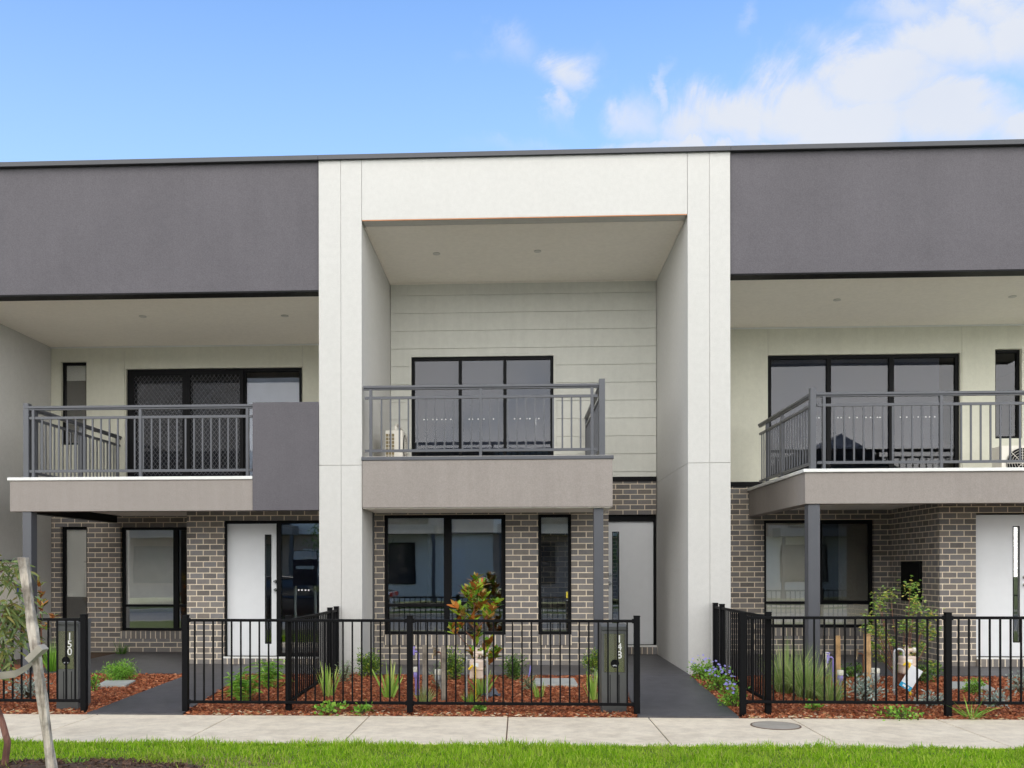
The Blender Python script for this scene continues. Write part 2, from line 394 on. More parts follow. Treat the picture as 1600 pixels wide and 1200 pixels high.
def room(house, xa, xb, y0, y1, z0, z1):
    b = MB()
    b.quad((xa,y1,z0),(xb,y1,z0),(xb,y1,z1),(xa,y1,z1)); b.quad((xa,y0,z0),(xa,y1,z0),(xa,y1,z1),(xa,y0,z1)); b.quad((xb,y1,z0),(xb,y0,z0),(xb,y0,z1),(xb,y1,z1))
    b.quad((xa,y0,z1),(xa,y1,z1),(xb,y1,z1),(xb,y0,z1)); b.build('room_lining', 'room', house)
    b = MB(); b.quad((xa,y0,z0),(xb,y0,z0),(xb,y1,z0),(xa,y1,z0)); b.build('room_floor', 'floorin', house)
def balustrade(house, A, B, ztop, zbase, name='balustrade', step=.12, posts=(), corner=None, flip=False, ends=(1, 1)):
    """A,B: ground-plan end points; a rail assembly with separate balusters"""
    A = Vector((A[0], A[1], 0)); B = Vector((B[0], B[1], 0)); L = (B-A).length; d = (B-A)/L
    n = node(name, house); b = MB(); zt = ztop
    def pt(t, z): q = A+d*t; return (q.x, q.y, z)
    b.bar(pt(0, zt-.022), pt(L, zt-.022), .065, .036); b.bar(pt(0, zt-.052), pt(L, zt-.052), .04, .022); b.build('top_rail', 'steel', n, bevel=.006)
    for nm, z in (('mid_rail', zt-.17), ('bottom_rail', zbase+.09)):
        b = MB(); b.bar(pt(.02, z), pt(L-.02, z), .035, .035); b.build(nm, 'steel', n)
    for t in posts:
        b = MB(); b.bar(pt(t, zbase), pt(t, zt-.062), .05, .038, up=d); b.build('rail_post', 'steel', n)
    k = int(L/step); st = L/k; src = None
    for i in range(1, k):
        t = i*st
        if any(abs(t-q) < .035 for q in posts): continue
        if src is None:
            b = MB(); b.bar((0, 0, zbase+.1075), (0, 0, zt-.1875), .016, .022, up=d); me = b.build('baluster', 'steel', n); src = me
            q = A+d*t; src.location += Vector((q.x, q.y, 0)); base = src.location - Vector((q.x, q.y, 0))
        else:
            c = src.copy(); C.objects.link(c); c.parent = n; q = A+d*t; c.location = base + Vector((q.x, q.y, 0))
    return n
def post(house, x0, x1, y0, y1, z0, z1, name='corner_post', mat='steel'):
    b = MB(); b.box(x0, x1, y0, y1, z0, z1); return b.build(name, mat, house, bevel=.004)
def downlight(house, px, py, Zc):
    d = ray(px, py); t = (Zc-EYE)/d.z; x, y = t*d.x, CAMY+t*d.y
    b = MB(); b.lathe([(.055, 0), (.055, -.012), (.045, -.014)], (x, y, Zc), 20); b.build('downlight', 'lampgrey', house)
M['lampgrey'] = paint('downlight_grey', (.58, .56, .52), .5)

# reference heights
ZT = Z(238, 0, 800)              # top of parapet
BACK = 9.0
# ======================= middle townhouse =======================
hm = thing('townhouse', 'middle white framed townhouse with pale weatherboards and taupe balcony over brick ground floor', 'townhouse', (0, 0, 0))
soM = Z(339, 0, 820)
ZTm = ZT - .0515
groove = .0045
def clad(par, name, mat, x0, x1, y0, y1, z0, z1, vj=(), hj=(), bevel=.006):
    """rendered panel box split by thin expressed joints"""
    xs = [x0, *sorted(vj), x1]; zs = [z0, *sorted(hj), z1]; b = MB()
    for i in range(len(xs)-1):
        for j in range(len(zs)-1):
            a = xs[i]+(groove/2 if i else 0); c = xs[i+1]-(groove/2 if i < len(xs)-2 else 0)
            d = zs[j]+(groove/2 if j else 0); e = zs[j+1]-(groove/2 if j < len(zs)-2 else 0)
            b.box(a, c, y0, y1, d, e)
    return b.build(name, mat, par, bevel=.003)
zj = Z(727, 0, 530)
M['jointline'] = paint('panel_joint', (.56, .54, .49), .9)
def pier(par, xa, xb, name='pier', ytop=ZTm, inner=None, yb=2.83, vj=None):
    o = clad(par, name, 'white', xa, xb, 0, .03, -.05, ytop, [vj if vj else (xa+xb)/2], [zj])
    b = MB(); b.box(xa+.004, xb-.004, .012, BACK, -.05, zj-.002); b.box(xa+.004, xb-.004, .012, BACK, zj+.003, ytop-.01)
    b.build('party_wall', 'white', par)
    b = MB(); b.box(xa+.012, xb-.012, .02, BACK, zj-.01, zj+.01); b.build('joint_backing', 'jointline', par)
pier(hm, XpL, XpR, vj=X(533, 0)); pier(hm, XqL, XqR, vj=X(1109, 0))
clad(hm, 'frame_beam', 'white', XpR+groove, XqL-groove, .0, .25, soM, ZTm)
b = MB(); b.box(XpR+.01, XqL-.01, -.003, .012, soM-.014, soM-.001); b.build('drip_bead', 'rust', hm)
b = MB(); b.box(XpR+.0, XqL-.0, .24, YW+.2, soM, soM+.03); b.build('soffit', 'soffit', hm)
b = MB(); b.box(XpR, XpR+.02, .25, YW, soM-.02, soM-.002); b.box(XqL-.02, XqL, .25, YW, soM-.02, soM-.002); b.box(XpR+.02, XqL-.02, YW-.02, YW, soM-.02, soM-.002); b.build('soffit_trim', 'soffit', hm)
downlight(hm, 682, 396, soM); downlight(hm, 840, 392, soM)
# weatherboards
Rm = rect(643, 865, 557, 742, YW)
zb0 = Z(745, YW, 990)
zg = Z(569.5, YW, 950); bh = .298
b = MB(); zs = [zg - i*bh for i in range(-5, 8)]; zs = sorted([z for z in zs if zb0+.05 < z < soM-.03]); zs = [zb0] + zs + [soM]
tr = .045
for i in range(len(zs)-1):
    z0, z1 = zs[i]+.0025, zs[i+1]-.0025 if i < len(zs)-2 else zs[i+1]
    for (xa, xb) in ((XpR+.004, Rm[0]-tr), (Rm[1]+tr, XqL-.004), (Rm[0]-tr, Rm[1]+tr)):
        if xa == Rm[0]-tr and z0 < Rm[3]+tr:
            if z1 <= Rm[3]+tr: continue
            zz = Rm[3]+tr
        else: zz = z0
        b.quad((xa, YW-.012, zz), (xb, YW-.012, zz), (xb, YW-.003, z1), (xa, YW-.003, z1)); b.quad((xa, YW+.01, zz), (xb, YW+.01, zz), (xb, YW-.012, zz), (xa, YW-.012, zz))
b.build('weatherboards', 'board', hm)
wall(XpR+.003, XqL-.003, zb0, soM, YW+.004, YW+.2, [Rm]).build('upper_wall', 'jointline', hm)
b = MB(); b.box(Rm[0]-tr, Rm[0], YW-.02, YW+.05, zb0+.1, Rm[3]+tr); b.box(Rm[1], Rm[1]+tr, YW-.02, YW+.05, zb0+.1, Rm[3]+tr); b.box(Rm[0], Rm[1], YW-.02, YW+.05, Rm[3], Rm[3]+tr); b.build('door_trim', 'board', hm)
m1, m2 = X(719, YW), X(789, YW)
wd = window(hm, Rm, YW, [(m1, .055), (m2, .055)], None, [(Rm[0]+.03, Rm[1]-.03, Rm[3]-.03, Rm[2]+.45, 'gblind')], 'glass_hi', .05, 'sliding_door', rec=.03)
zd = Z(654, YW, 750)
dots(wd, [X(p, YW) for p in (662,667,676,682,690,696,704, 733,738,747,756,765,771, 804,808,813,823,828,836,842)], zd, YW+.058)
b = MB(); b.box(m2+.50, m2+.52, YW-.0, YW+.03, zd-.12, zd+.0); b.build('door_pull', 'chrome', hm)
# brick above entry, dark beam
hb = X(951, 1.05, 900)
b = MB(); b.box(hb-.6, XqL-.006, YW-.03, YW+.05, zb0-.07, zb0-.001); b.build('head_flashing', 'black', hm)
Dm = rect(951, 1026, 804, 1008, YW)
zd0 = Dm[2]
wall(hb-1.5, XqL-.006, 0, zb0-.072, YW, YW+.11, [(hb-.4, Dm[1], zd0, Dm[3])]).build('entry_wall', 'brick', hm)
b = MB(); b.box(hb-.3, Dm[1], YW-.02, YW+.11, zd0-.03, zd0); b.build('door_sill', 'flash', hm)
b = MB(); b.box(hb-.3, Dm[1]+.02, YW-.05, YW+.09, .012, zd0-.031); b.build('brick_step', 'soldier', hm)
# entry door
lx1 = X(1021, YW+.1, 900); lx0 = lx1-.92; zt = Z(815, YW+.1, 990)
b = MB(); b.box(lx1, Dm[1]-.002, YW+.06, YW+.15, zd0, Dm[3]-.002); b.box(hb-.3, lx1, YW+.06, YW+.15, zt+.005, Dm[3]-.002); b.build('door_frame', 'black', hm, bevel=.003)
door(hm, (lx0, lx1-.003, zd0+.005, zt), YW, 'left', (X(957, YW+.1), X(966.5, YW+.1)), None, Z(1000, YW+.1), Z(832, YW+.1), (X(952.5, YW+.1), [Z(898, YW+.1), Z(911, YW+.1)]))
# front bay
zf = Z(793, .03, 760); zf2 = Z(719, .03, 760)
Wm = rect(600, 790, 804, 992, YB); Wn = rect(841, 893, 803, 992, YB)
xb0 = XpR+.004
wall(xb0, hb, 0, zf+.15, YB, YB+.11, [Wm, Wn]).build('bay_wall', 'brick', hm)
b = MB(); b.box(hb-.11, hb-.0005, YB+.11, YW, 0, zf+.15); b.build('bay_side_wall', 'brick', hm)
b = MB(); b.box(Wm[0], Wm[1], YB-.012, YB+.07, Wm[2]-.15, Wm[2]-.001); b.box(Wn[0], Wn[1], YB-.012, YB+.07, Wn[2]-.15, Wn[2]-.001); b.build('window_sill', 'soldier', hm)
mx = X(697, YB); tz = Z(946, YB, 695)
window(hm, Wm, YB, [(mx, .085)], tz, [(Wm[0]+.04, mx-.04, Wm[3]-.03, Z(831, YB), 'blind'), (mx+.05, Wm[1]-.04, Wm[3]-.03, Z(829, YB), 'blind')], sashes=[(mx+.04, Wm[1]-.03, tz+.02, Wm[3]-.03)])
window(hm, Wn, YB, (), None, [(Wn[0]+.04, Wn[1]-.04, Wn[3]-.03, Z(831, YB), 'blind')])
b = MB(); b.box(Wn[1]-.075, Wn[1]-.05, YB+.094, YB+.099, Z(935, YB), Z(925, YB)); b.build('window_tag', paint('yellow_tag', (.75, .62, .05), .5), hm)
room(hm, XpR+.01, hb-.12, YB+.3, BACK-.1, .02, 2.55); room(hm, XpR+.01, XqL-.01, YW+.22, BACK-.1, 2.85, 5.4)
# downpipe
b = MB(); xd = X(581, YB-.1, 900); b.box(xd-.032, xd+.032, YB-.13, YB-.055, .02, zf+.1); b.build('downpipe', 'cap', hm, bevel=.012)
# small brackets
# balcony
bx0, bx1 = XpR-.004, X(958.5, .0, 760)
b = MB(); b.box(bx0+.012, bx1-.012, -.02, YB+.4, zf, zf2); b.box(bx0+.02, bx1-.012, YB+.4, YW-.004, zf+.1, zf2-.02); b.build('balcony_slab', 'taupe', hm, bevel=.005)
b = MB(); b.box(bx0-.0, bx1+.004, -.035, YW-.01, zf2+.0005, zf2+.05); b.build('balcony_capping', 'steel', hm, bevel=.006)
b = MB(); b.box(bx0+.02, bx1-.03, .01, YB-.005, zf-.012, zf-.001); b.build('balcony_soffit', 'soffit', hm)
b = MB(); b.box(bx0+.03, bx1-.02, .0, YW-.02, zf2+.0505, zf2+.056); b.build('balcony_floor', 'bounce_floor', hm)  # pale sheet added over the slab to bounce light into the recess
zr = Z(601, .05, 750); rb = zf2+.05
cpx0, cpx1 = X(936, .03, 650), X(943, .03, 650)
rx0 = X(568, .05, 600)
fx = lambda px: X(px, .05, 650)-rx0
balustrade(hm, (rx0, .05), (cpx0, .05), zr, rb, step=.122, posts=(fx(579.5), fx(751), fx(925)))
post(hm, cpx0, cpx1+.02, .01, .09, rb, Z(592, .03, 940))
xs_ = (cpx0+cpx1)/2
balustrade(hm, (xs_, .09), (xs_, YW-.03), zr, rb, step=.122, posts=(.07, 1.35, YW-.2))
# column
c0, c1 = X(928, .05, 900), X(943, .05, 900)
b = MB(); b.box(c0, c1, .05, .05+.13, .0, zf-.012); b.build('column', 'steel', hm, bevel=.006)
# parapet capping runs per house
def cap(par, xa, xb):
    b = MB(); b.box(xa+.001, xb-.001, -.04, .30, ZT-.05, ZT); b.box(xa+.001, xb-.001, -.05, -.041, ZT-.062, ZT+.003); b.build('parapet_capping', 'cap', par, bevel=.004)
    b = MB(); b.box(xa, xb, .26, BACK, ZT-.6, ZT-.5); b.build('roof', 'cap', par)
    b = MB(); b.box(xa, xb, BACK, BACK+.2, 0, ZT-.2); b.build('rear_wall', 'brick', par)
cap(hm, XpL, XqR)

# ======================= left townhouse =======================
hl = thing('townhouse', 'left townhouse with charcoal upper band, security mesh balcony doors and letterbox 150 in front', 'townhouse', (-5, 0, 0))
soL = Z(456, 0, 250)
wl = wallL + .003
b = MB(); b.box(wl-.5, XpL-.004, .035, .25, soL, ZT-.0515); b.build('upper_band', 'dark', hl, bevel=.005)
b = MB(); b.box(wl-.5, XpL-.004, .03, .251, soL-.022, soL-.0005); b.build('band_trim', 'black', hl)
b = MB(); b.box(wl, XpL-.004, .2515, YL, soL-.012, soL+.03); b.build('soffit', 'soffit', hl)
b = MB(); b.box(wl, XpL-.004, YL-.025, YL-.001, soL-.035, soL-.0125); b.build('soffit_trim', 'flash', hl)
soLL = soL-.012
downlight(hl, 223, 494, soLL); downlight(hl, 445, 493, soLL)
R1 = rect(95, 135, 565, 695, YL); R2 = rect(197, 472, 575, 760, YL)
zlb = 2.62
jl1, jl2 = X(195, YL, 560), X(472.5, YL, 560)
holes = [R1, R2]
b = wall(wl, jl1-.004, zlb, soLL, YL, YL+.15, [R1]); b2 = wall(jl1+.004, jl2-.004, zlb, soLL, YL, YL+.15, [(max(R2[0], jl1+.004), min(R2[1], jl2-.004), R2[2], R2[3])]); b3 = wall(jl2+.004, XpL-.004, zlb, soLL, YL, YL+.15, [])
for q in (b2, b3):
    k = len(b.v); b.v += q.v; b.f += [tuple(i+k for i in f) for f in q.f]
b.build('upper_wall', 'cream', hl)
for jj in (jl1, jl2):
    q = MB(); q.box(jj-.01, jj+.01, YL+.008, YL+.02, R2[3]+.01, soLL); q.build('joint_backing', 'jointline', hl)
R2 = (max(R2[0], jl1+.004), min(R2[1], jl2-.004), R2[2], R2[3])
window(hl, R1, YL, (), None, [(R1[0]+.05, R1[1]-.02, R1[3]-.03, Z(591, YL, 115), 'blind')])
a1, a2 = X(292, YL+.03), X(380, YL+.03)
wd = window(hl, R2, YL, [(a1, .11), (a2, .09)], None, [(a2+.05, R2[1]-.05, R2[3]-.16, R2[2]+.1, 'blind'), (R2[0]+.05, a2-.02, R2[3]-.2, R2[2]+.1, 'gblind')], 'glass_hi', .06, 'sliding_door', rec=.05)
# diamond security mesh
b = MB(); ymesh = YL+.02
def mesh_panel(x0, x1, z0, z1, st=.075, w=.007):
    H = z1-z0; W = x1-x0
    n = int((W+H)/st)+1
    for s in (1, -1):
        for i in range(n):
            o = i*st
            # line z = z0 + (x-xa)*s*1.35
            k_ = 1.3
            pts = []
            xa = x0 + o - H/k_ if s == 1 else x0 + o
            for x in (x0, x1):
                z = z0 + (x-xa)*k_ if s == 1 else z1 - (x-(x0+o-H/k_))*k_
                pts.append((x, z))
            (xA, zA), (xB, zB) = pts
            def clip(xa_, za_, xb_, zb_):
                t0, t1 = 0, 1; dz_ = zb_-za_
                for (lo, sign) in ((z0, 1), (z1, -1)):
                    fa, fb = (za_-lo)*sign, (zb_-lo)*sign
                    if fa < 0 and fb < 0: return None
                    if fa < 0: t0 = max(t0, fa/(fa-fb))
                    elif fb < 0: t1 = min(t1, fa/(fa-fb))
                if t0 >= t1: return None
                return (xa_+(xb_-xa_)*t0, za_+dz_*t0, xa_+(xb_-xa_)*t1, za_+dz_*t1)
            c = clip(xA, zA, xB, zB)
            if c and (c[2]-c[0]) > .01: b.bar((c[0], ymesh, c[1]), (c[2], ymesh, c[3]), w*.6, w, up=Vector((0, 1, 0)))
mesh_panel(R2[0]+.13, a1-.06, R2[2]+.2, R2[3]-.08); mesh_panel(a1+.07, a2-.05, R2[2]+.2, R2[3]-.08)
M['meshwire'] = paint('mesh_wire_grey', (.11, .11, .125), .35)
b.build('security_mesh', 'meshwire', hl)
for (xa_, xb_) in ((R2[0]+.13, a1-.06), (a1+.07, a2-.05)):
    b = MB(); b.quad((xa_, YL+.03, R2[2]+.16), (xb_, YL+.03, R2[2]+.16), (xb_, YL+.03, R2[3]-.08), (xa_, YL+.03, R2[3]-.08)); b.build('insect_screen', 'screen', hl)
b = MB(); frame_bars(b, R2[0]+.065, a1-.0, R2[2]+.1, R2[3]-.05, YL+.005, .07, .04); frame_bars(b, a1+.003, a2+.01, R2[2]+.1, R2[3]-.05, YL+.003, .06, .04); b.build('screen_frame', 'black', hl)
# ground floor, recessed part
W1 = rect(94.5, 136, 823, 986, YL); 
pL0, pL1 = X(292, YB-.0, 900), X(349, YB, 900)
W2a = rect(188, 300, 823.6, 986, YL); W2 = (W2a[0], W2a[0]+1.8, W2a[2], W2a[3])
wall(wl, pL0+.6, 0, zlb-.02, YL, YL+.11, [W1, W2] if W2[1] < pL0+.55 else [W1, (W2[0], pL0+.5, W2[2], W2[3])]).build('recess_wall', 'brick', hl)
W2 = (W2[0], min(W2[1], pL0+.5), W2[2], W2[3])
window(hl, W1, YL, (), None, [(W1[0]+.06, W1[1]-.02, W1[3]-.03, Z(931, YL, 115), 'blind')])
mxl = X(272, YL); tzl = Z(946.5, YL, 240)
window(hl, W2, YL, [(mxl, .09)], tzl, [(W2[0]+.08, mxl-.05, W2[3]-.03, tzl+.04, 'blind')])
b = MB(); b.box(W2[0], W2[1], YL-.012, YL+.07, W2[2]-.13, W2[2]-.001); b.box(W1[0], W1[1], YL-.012, YL+.07, W1[2]-.13, W1[2]-.001); b.build('window_sill', 'soldier', hl)
# porch pier, entry door bay
zfL = Z(798.5, 0, 210); zfL2 = Z(750, 0, 210)
Dl = rect(349.5, 499, 813, 1026, YB)
wall(pL0, XpL-.004, 0, zfL+.2, YB, YB+.11, [(Dl[0], XpL-.0041, Dl[2], Dl[3])]).build('porch_wall', 'brick_n', hl)
b = MB(); b.box(pL0+.0005, pL0+.11, YB+.11, YL, 0, zfL+.2); b.build('porch_side_wall', 'brick_n', hl)
b = MB(); b.box(Dl[0], XpL-.004, YB-.02, YB+.1, Dl[2]-.025, Dl[2]); b.build('door_sill', 'flash', hl)
b = MB(); b.box(Dl[0]-.02, XpL-.004, YB-.04, YB+.09, .012, Dl[2]-.026); b.build('brick_step', 'soldier', hl)
la, lb_ = X(355, YB+.1, 900), X(433, YB+.1, 900); sa = X(440, YB+.1, 900); zt = Z(818.5, YB+.1, 400)
b = MB(); b.box(Dl[0]+.001, la, YB+.06, YB+.15, Dl[2], Dl[3]-.002); b.box(lb_, sa, YB+.06, YB+.15, Dl[2], Dl[3]-.002)
b.box(la, lb_, YB+.06, YB+.15, zt+.004, Dl[3]-.002); b.box(sa, XpL-.005, YB+.06, YB+.15, zt+.004, Dl[3]-.002); b.box(sa, XpL-.005, YB+.06, YB+.15, Dl[2], Dl[2]+.05); b.build('door_frame', 'black', hl, bevel=.003)
door(hl, (la+.003, lb_-.003, Dl[2]+.005, zt), YB, 'left', (X(414.5, YB+.1), X(423, YB+.1)), None, Z(1005, YB+.1, 418), Z(836, YB+.1, 418), (X(430.5, YB+.1), [Z(908.5, YB+.1, 430), Z(921.5, YB+.1, 430)]))
sl = node('sidelight', hl); b = MB(); b.box(sa+.001, XpL-.006, YB+.10, YB+.105, Dl[2]+.02, zt); b.build('pane', 'glass', sl)
dots(sl, [X(p, YB+.1) for p in (466.5, 471.5, 477, 482)], Z(922, YB+.1, 475), YB+.098, .013)
room(hl, pL0+.12, XpL-.01, YB+.3, BACK-.1, .02, 2.3); room(hl, wl+.01, pL0+.1, YL+.2, BACK-.1, .02, 2.55); room(hl, wl+.01, XpL-.01, YL+.2, BACK-.1, 2.75, 5.0)
# balcony
lx0_, lx1_ = X(15.5, 0, 775), X(395, 0, 775)
b = MB(); b.box(lx0_, lx1_-.001, .0, .18, zfL, zfL2); b.box(lx0_+.001, XpL-.01, .18, YL-.003, zfL2-.12, zfL2-.003); b.build('balcony_slab', 'taupe', hl, bevel=.005)
b = MB(); b.box(lx0_-.03, lx1_-.002, -.02, .16, zfL2+.0005, zfL2+.045); b.build('balcony_flashing', 'flash', hl, bevel=.004)
zfl = zfL2+.045
b = MB(); b.box(lx0_, lx1_-.0, .161, YL-.005, zfL2, zfL2+.02); b.build('balcony_floor', 'bounce_floor', hl)
zp1 = Z(628, -.02, 447)
b = MB(); b.box(lx1_, XpL-.003, -.012, .16, zfL, zp1); b.build('balcony_panel', 'dark', hl, bevel=.005)
b = MB(); b.box(lx0_+.3, XpL-.01, .19, YL-.006, zfL+.10, zfL+.115); b.build('balcony_soffit', 'soffit', hl)
b = MB(); b.box(lx0_+.14, lx0_+.28, .19, YL-.2, zfL-.02, zfL+.18); b.build('steel_beam', 'black', hl, bevel=.003)
c0, c1 = X(35, .02, 900), X(49, .02, 900)
b = MB(); b.box(c0, c1, .02, .02+.16, 0, zfL-.001); b.build('column', 'steel', hl, bevel=.006)
zrL = Z(633, .06, 220)
xL = X(40, .06, 680)
post(hl, X(36, .03, 680), X(44.5, .03, 680), .03, .12, zfl, Z(630, .03, 40))
fx = lambda px: X(px, .06, 680)-xL
balustrade(hl, (xL, .06), (lx1_-.002, .06), zrL, zfl, step=.12, posts=(fx(53), fx(220), fx(387)))
balustrade(hl, (xL+.06, .12), (xL+.06, YL-.02), zrL, zfL2+.03, step=.12, posts=(.1, 1.45, YL-.25))
cap(hl, wl-.62, XpL)
# porch light
b = MB(); pl_ = P(393, 801, .6); b.lathe([(.07, 0), (.07, -.03), (.04, -.05)], (pl_.x, .6, zfL+.10), 16); b.build('porch_light', 'flash', hl, smooth=True)

# ======================= right townhouse =======================
hr = thing('townhouse', 'right townhouse with charcoal upper band and wrap around balcony over dark brick', 'townhouse', (6, 0, 0))
soR = Z(423, 0, 1370); XE = X(1600, YW, 900)+1.3
b = MB(); b.box(XqR+.004, XE, .035, .25, soR, ZT-.0515); b.build('upper_band', 'dark', hr, bevel=.005)
b = MB(); b.box(XqR+.004, XE, .03, .251, soR-.022, soR-.0005); b.build('band_trim', 'black', hr)
soRR = soR-.012
b = MB(); b.box(XqR+.004, XE, .2515, YW, soRR, soR+.03); b.build('soffit', 'soffit', hr)
b = MB(); b.box(XqR+.004, XE, YW-.025, YW-.001, soR-.035, soR-.0125); b.build('soffit_trim', 'flash', hr)
downlight(hr, 1308, 468, soRR); downlight(hr, 1582, 463, soRR)
j1, j2 = X(1200, YW, 530), X(1503, YW, 530)
S1 = rect(1200, 1500, 553, 745, YW); S1 = (j1+.004, j2-.004-.02, S1[2], S1[3])
S2 = rect(1555, 1597, 545, 685, YW)
zrb = Z(753, YW, 1160)
b = wall(XqR+.004, j1-.004, zrb, soRR, YW, YW+.15, [])
for q in (wall(j1+.004, j2-.004, zrb, soRR, YW, YW+.15, [S1]), wall(j2+.004, XE, zrb, soRR, YW, YW+.15, [S2])):
    k = len(b.v); b.v += q.v; b.f += [tuple(i+k for i in f) for f in q.f]
b.build('upper_wall', 'cream', hr)
for jj in (j1, j2):
    q = MB(); q.box(jj-.01, jj+.01, YW+.008, YW+.02, S1[3]+.01, soRR); q.build('joint_backing', 'jointline', hr)
b = MB(); b.box(XqR+.006, X(1190, YW), YW-.03, YW+.05, zrb-.08, zrb-.001); b.build('head_flashing', 'black', hr)
a1, a2 = X(1296, YW+.03), X(1394, YW+.03)
wd = window(hr, S1, YW, [(a1, .07), (a2, .08)], None, [(S1[0]+.04, S1[1]-.3, S1[3]-.05, S1[2]+.5, 'gblind')], 'glass_hi', .06, 'sliding_door', rec=.05)
dots(wd, [X(p, YW) for p in (1277,1282,1312,1317,1321,1330,1337,1342,1356,1363,1374,1378,1382,1410,1420,1430,1438,1445,1450,1456,1464,1474)], Z(651, YW, 1360), YW+.078)
window(hr, S2, YW, (), None, [], 'glass_hi')
# ground floor brick
xr = X(1383, YW, 900); xr2 = X(1468, YB, 900)
xr = xr2
T1 = rect(1194, 1366, 812, 981, YW); T1 = (T1[0], min(T1[1], xr2-.12), T1[2], T1[3])
wall(XqR+.004, xr2+.1, 0, zrb-.082, YW, YW+.11, [T1]).build('recess_wall', 'brick', hr)
mxr = X(1280, YW); tzr = Z(942, YW, 1270)
w = window(hr, T1, YW, [(mxr, .07)], tzr, [(T1[0]+.02, mxr-.03, T1[3]-.03, T1[2]+.06, 'cblind'), (mxr+.35, T1[1]-.04, T1[3]-.03, tzr+.02, 'cblind'), (mxr+.03, T1[1]-.04, tzr-.03, T1[2]+.06, 'cblind')], sashes=[(mxr+.03, T1[1]-.03, tzr, T1[3]-.03)], fw=.05)
b = MB(); b.quad((mxr+.06, YW+.05, tzr+.03), (T1[1]-.06, YW+.05, tzr+.03), (T1[1]-.06, YW+.05, T1[3]-.06), (mxr+.06, YW+.05, T1[3]-.06)); b.build('insect_screen', 'screen', w)
b = MB(); b.box(T1[0], T1[1], YW-.012, YW+.07, T1[2]-.13, T1[2]-.001); b.build('window_sill', 'soldier', hr)
pR1 = X(1525, YB, 900)
zfR = Z(786.5, -.15, 1430); zfR2 = Z(737, -.15, 1430)
Dr = (pR1, pR1+1.02, Z(1027, YB, 1560), Z(801, YB, 1560))
wall(xr2, XE, 0, zfR+.2, YB, YB+.11, [Dr]).build('porch_wall', 'brick_n', hr)
# side wall of the porch with recessed meter box
b = MB(); b.box(xr2+.0005, xr2+.11, YB+.111, YW-.001, 0, zfR+.2); b.build('porch_side_wall', 'brick_n', hr)
def onside(px): # Y where the line of sight meets x = xr2
    d = ray(px, 900); t = xr2/d.x; return CAMY+t*d.y
ya, yb_ = onside(1441), onside(1411)
zm1 = EYE + (877-887)*-1*((yb_-CAMY)/F)*1.0; zm1 = P(1411, 877, yb_).z
mbx = node('meter_box', hr); b = MB(); b.box(xr2-.035, xr2+.02, ya, yb_, zm1-.62, zm1); b.build('case', 'black', mbx, bevel=.004)
b = MB(); b.box(xr2-.042, xr2-.0351, ya+.03, yb_-.03, zm1-.58, zm1-.04); b.build('cover', 'black', mbx, bevel=.003)
b = MB(); b.box(Dr[0], Dr[1], YB-.02, YB+.1, Dr[2]-.025, Dr[2]); b.build('door_sill', 'flash', hr)
b = MB(); b.box(Dr[0]-.0, Dr[1], YB-.04, YB+.09, .012, Dr[2]-.026); b.build('brick_step', 'soldier', hr)
zt = Z(804.5, YB+.1, 1560)
la = X(1526.5, YB+.1, 900)+.0; la = Dr[0]+.012
b = MB(); b.box(Dr[0]+.001, la, YB+.06, YB+.15, Dr[2], Dr[3]-.002); b.box(la, Dr[1]-.001, YB+.06, YB+.15, zt+.004, Dr[3]-.002); b.box(la+.93, Dr[1]-.001, YB+.06, YB+.15, Dr[2], zt+.003); b.build('door_frame', 'black', hr, bevel=.003)
door(hr, (la+.003, la+.925, Dr[2]+.005, zt), YB, 'left', (X(1583, YB+.1), X(1592, YB+.1)), None, Z(1003, YB+.1, 1588), Z(823, YB+.1, 1588), (X(1600.5, YB+.1), [Z(902, YB+.1, 1598), Z(914, YB+.1, 1598)]))
room(hr, xr2+.12, XE, YB+.3, BACK-.1, .02, 2.3); room(hr, XqR+.01, xr2+.1, YW+.2, BACK-.1, .02, 2.55); room(hr, XqR+.01, XE, YW+.2, BACK-.1, 2.75, 5.2)
# balcony
YR = -.15
rx0 = X(1258, YR, 760)
b = MB(); b.box(rx0, XE, YR, YR+.18, zfR, zfR2); b.box(rx0, rx0+.18, YR+.18, YW-.001, zfR, zfR2); b.box(rx0+.18, XE, YR+.18, YW-.002, zfR2-.12, zfR2-.004); b.build('balcony_slab', 'taupe', hr, bevel=.005)
b = MB(); b.box(rx0-.03, XE, YR-.03, YR+.17, zfR2+.0005, zfR2+.045); b.box(rx0-.03, rx0+.17, YR+.17, YW-.005, zfR2+.0005, zfR2+.045); b.build('balcony_flashing', 'flash', hr, bevel=.004)
b = MB(); b.box(rx0+.18, XE, YR+.18, YW-.006, zfR+.10, zfR+.115); b.build('balcony_soffit', 'soffit', hr)
b = MB(); b.box(rx0+.171, XE, YR+.171, YW-.006, zfR2-.003, zfR2+.02); b.build('balcony_floor', 'bounce_floor', hr)
c0, c1 = X(1263, YR+.03, 900), X(1283.5, YR+.03, 900)
b = MB(); b.box(c0, c0+.155, YR+.03, YR+.19, 0, zfR-.001); b.build('column', 'steel', hr, bevel=.006)
zrR = Z(611.5, YR+.05, 1430); zfr = zfR2+.045
cx0, cx1 = X(1266, YR+.03, 680), X(1275, YR+.03, 680)
post(hr, cx0, cx1, YR+.02, YR+.10, zfr, Z(606, YR+.03, 1270))
fx = lambda px: X(px, YR+.06, 680)-cx1
balustrade(hr, (cx1, YR+.06), (XE, YR+.06), zrR, zfr, step=.125, posts=(fx(1287), fx(1470), fx(1650)))
sx = (cx0+cx1)/2
balustrade(hr, (sx, YR+.10), (sx, YW-.25), zrR, zfr, step=.125, posts=(1.35, YW-.65))
cap(hr, XqR, XE)

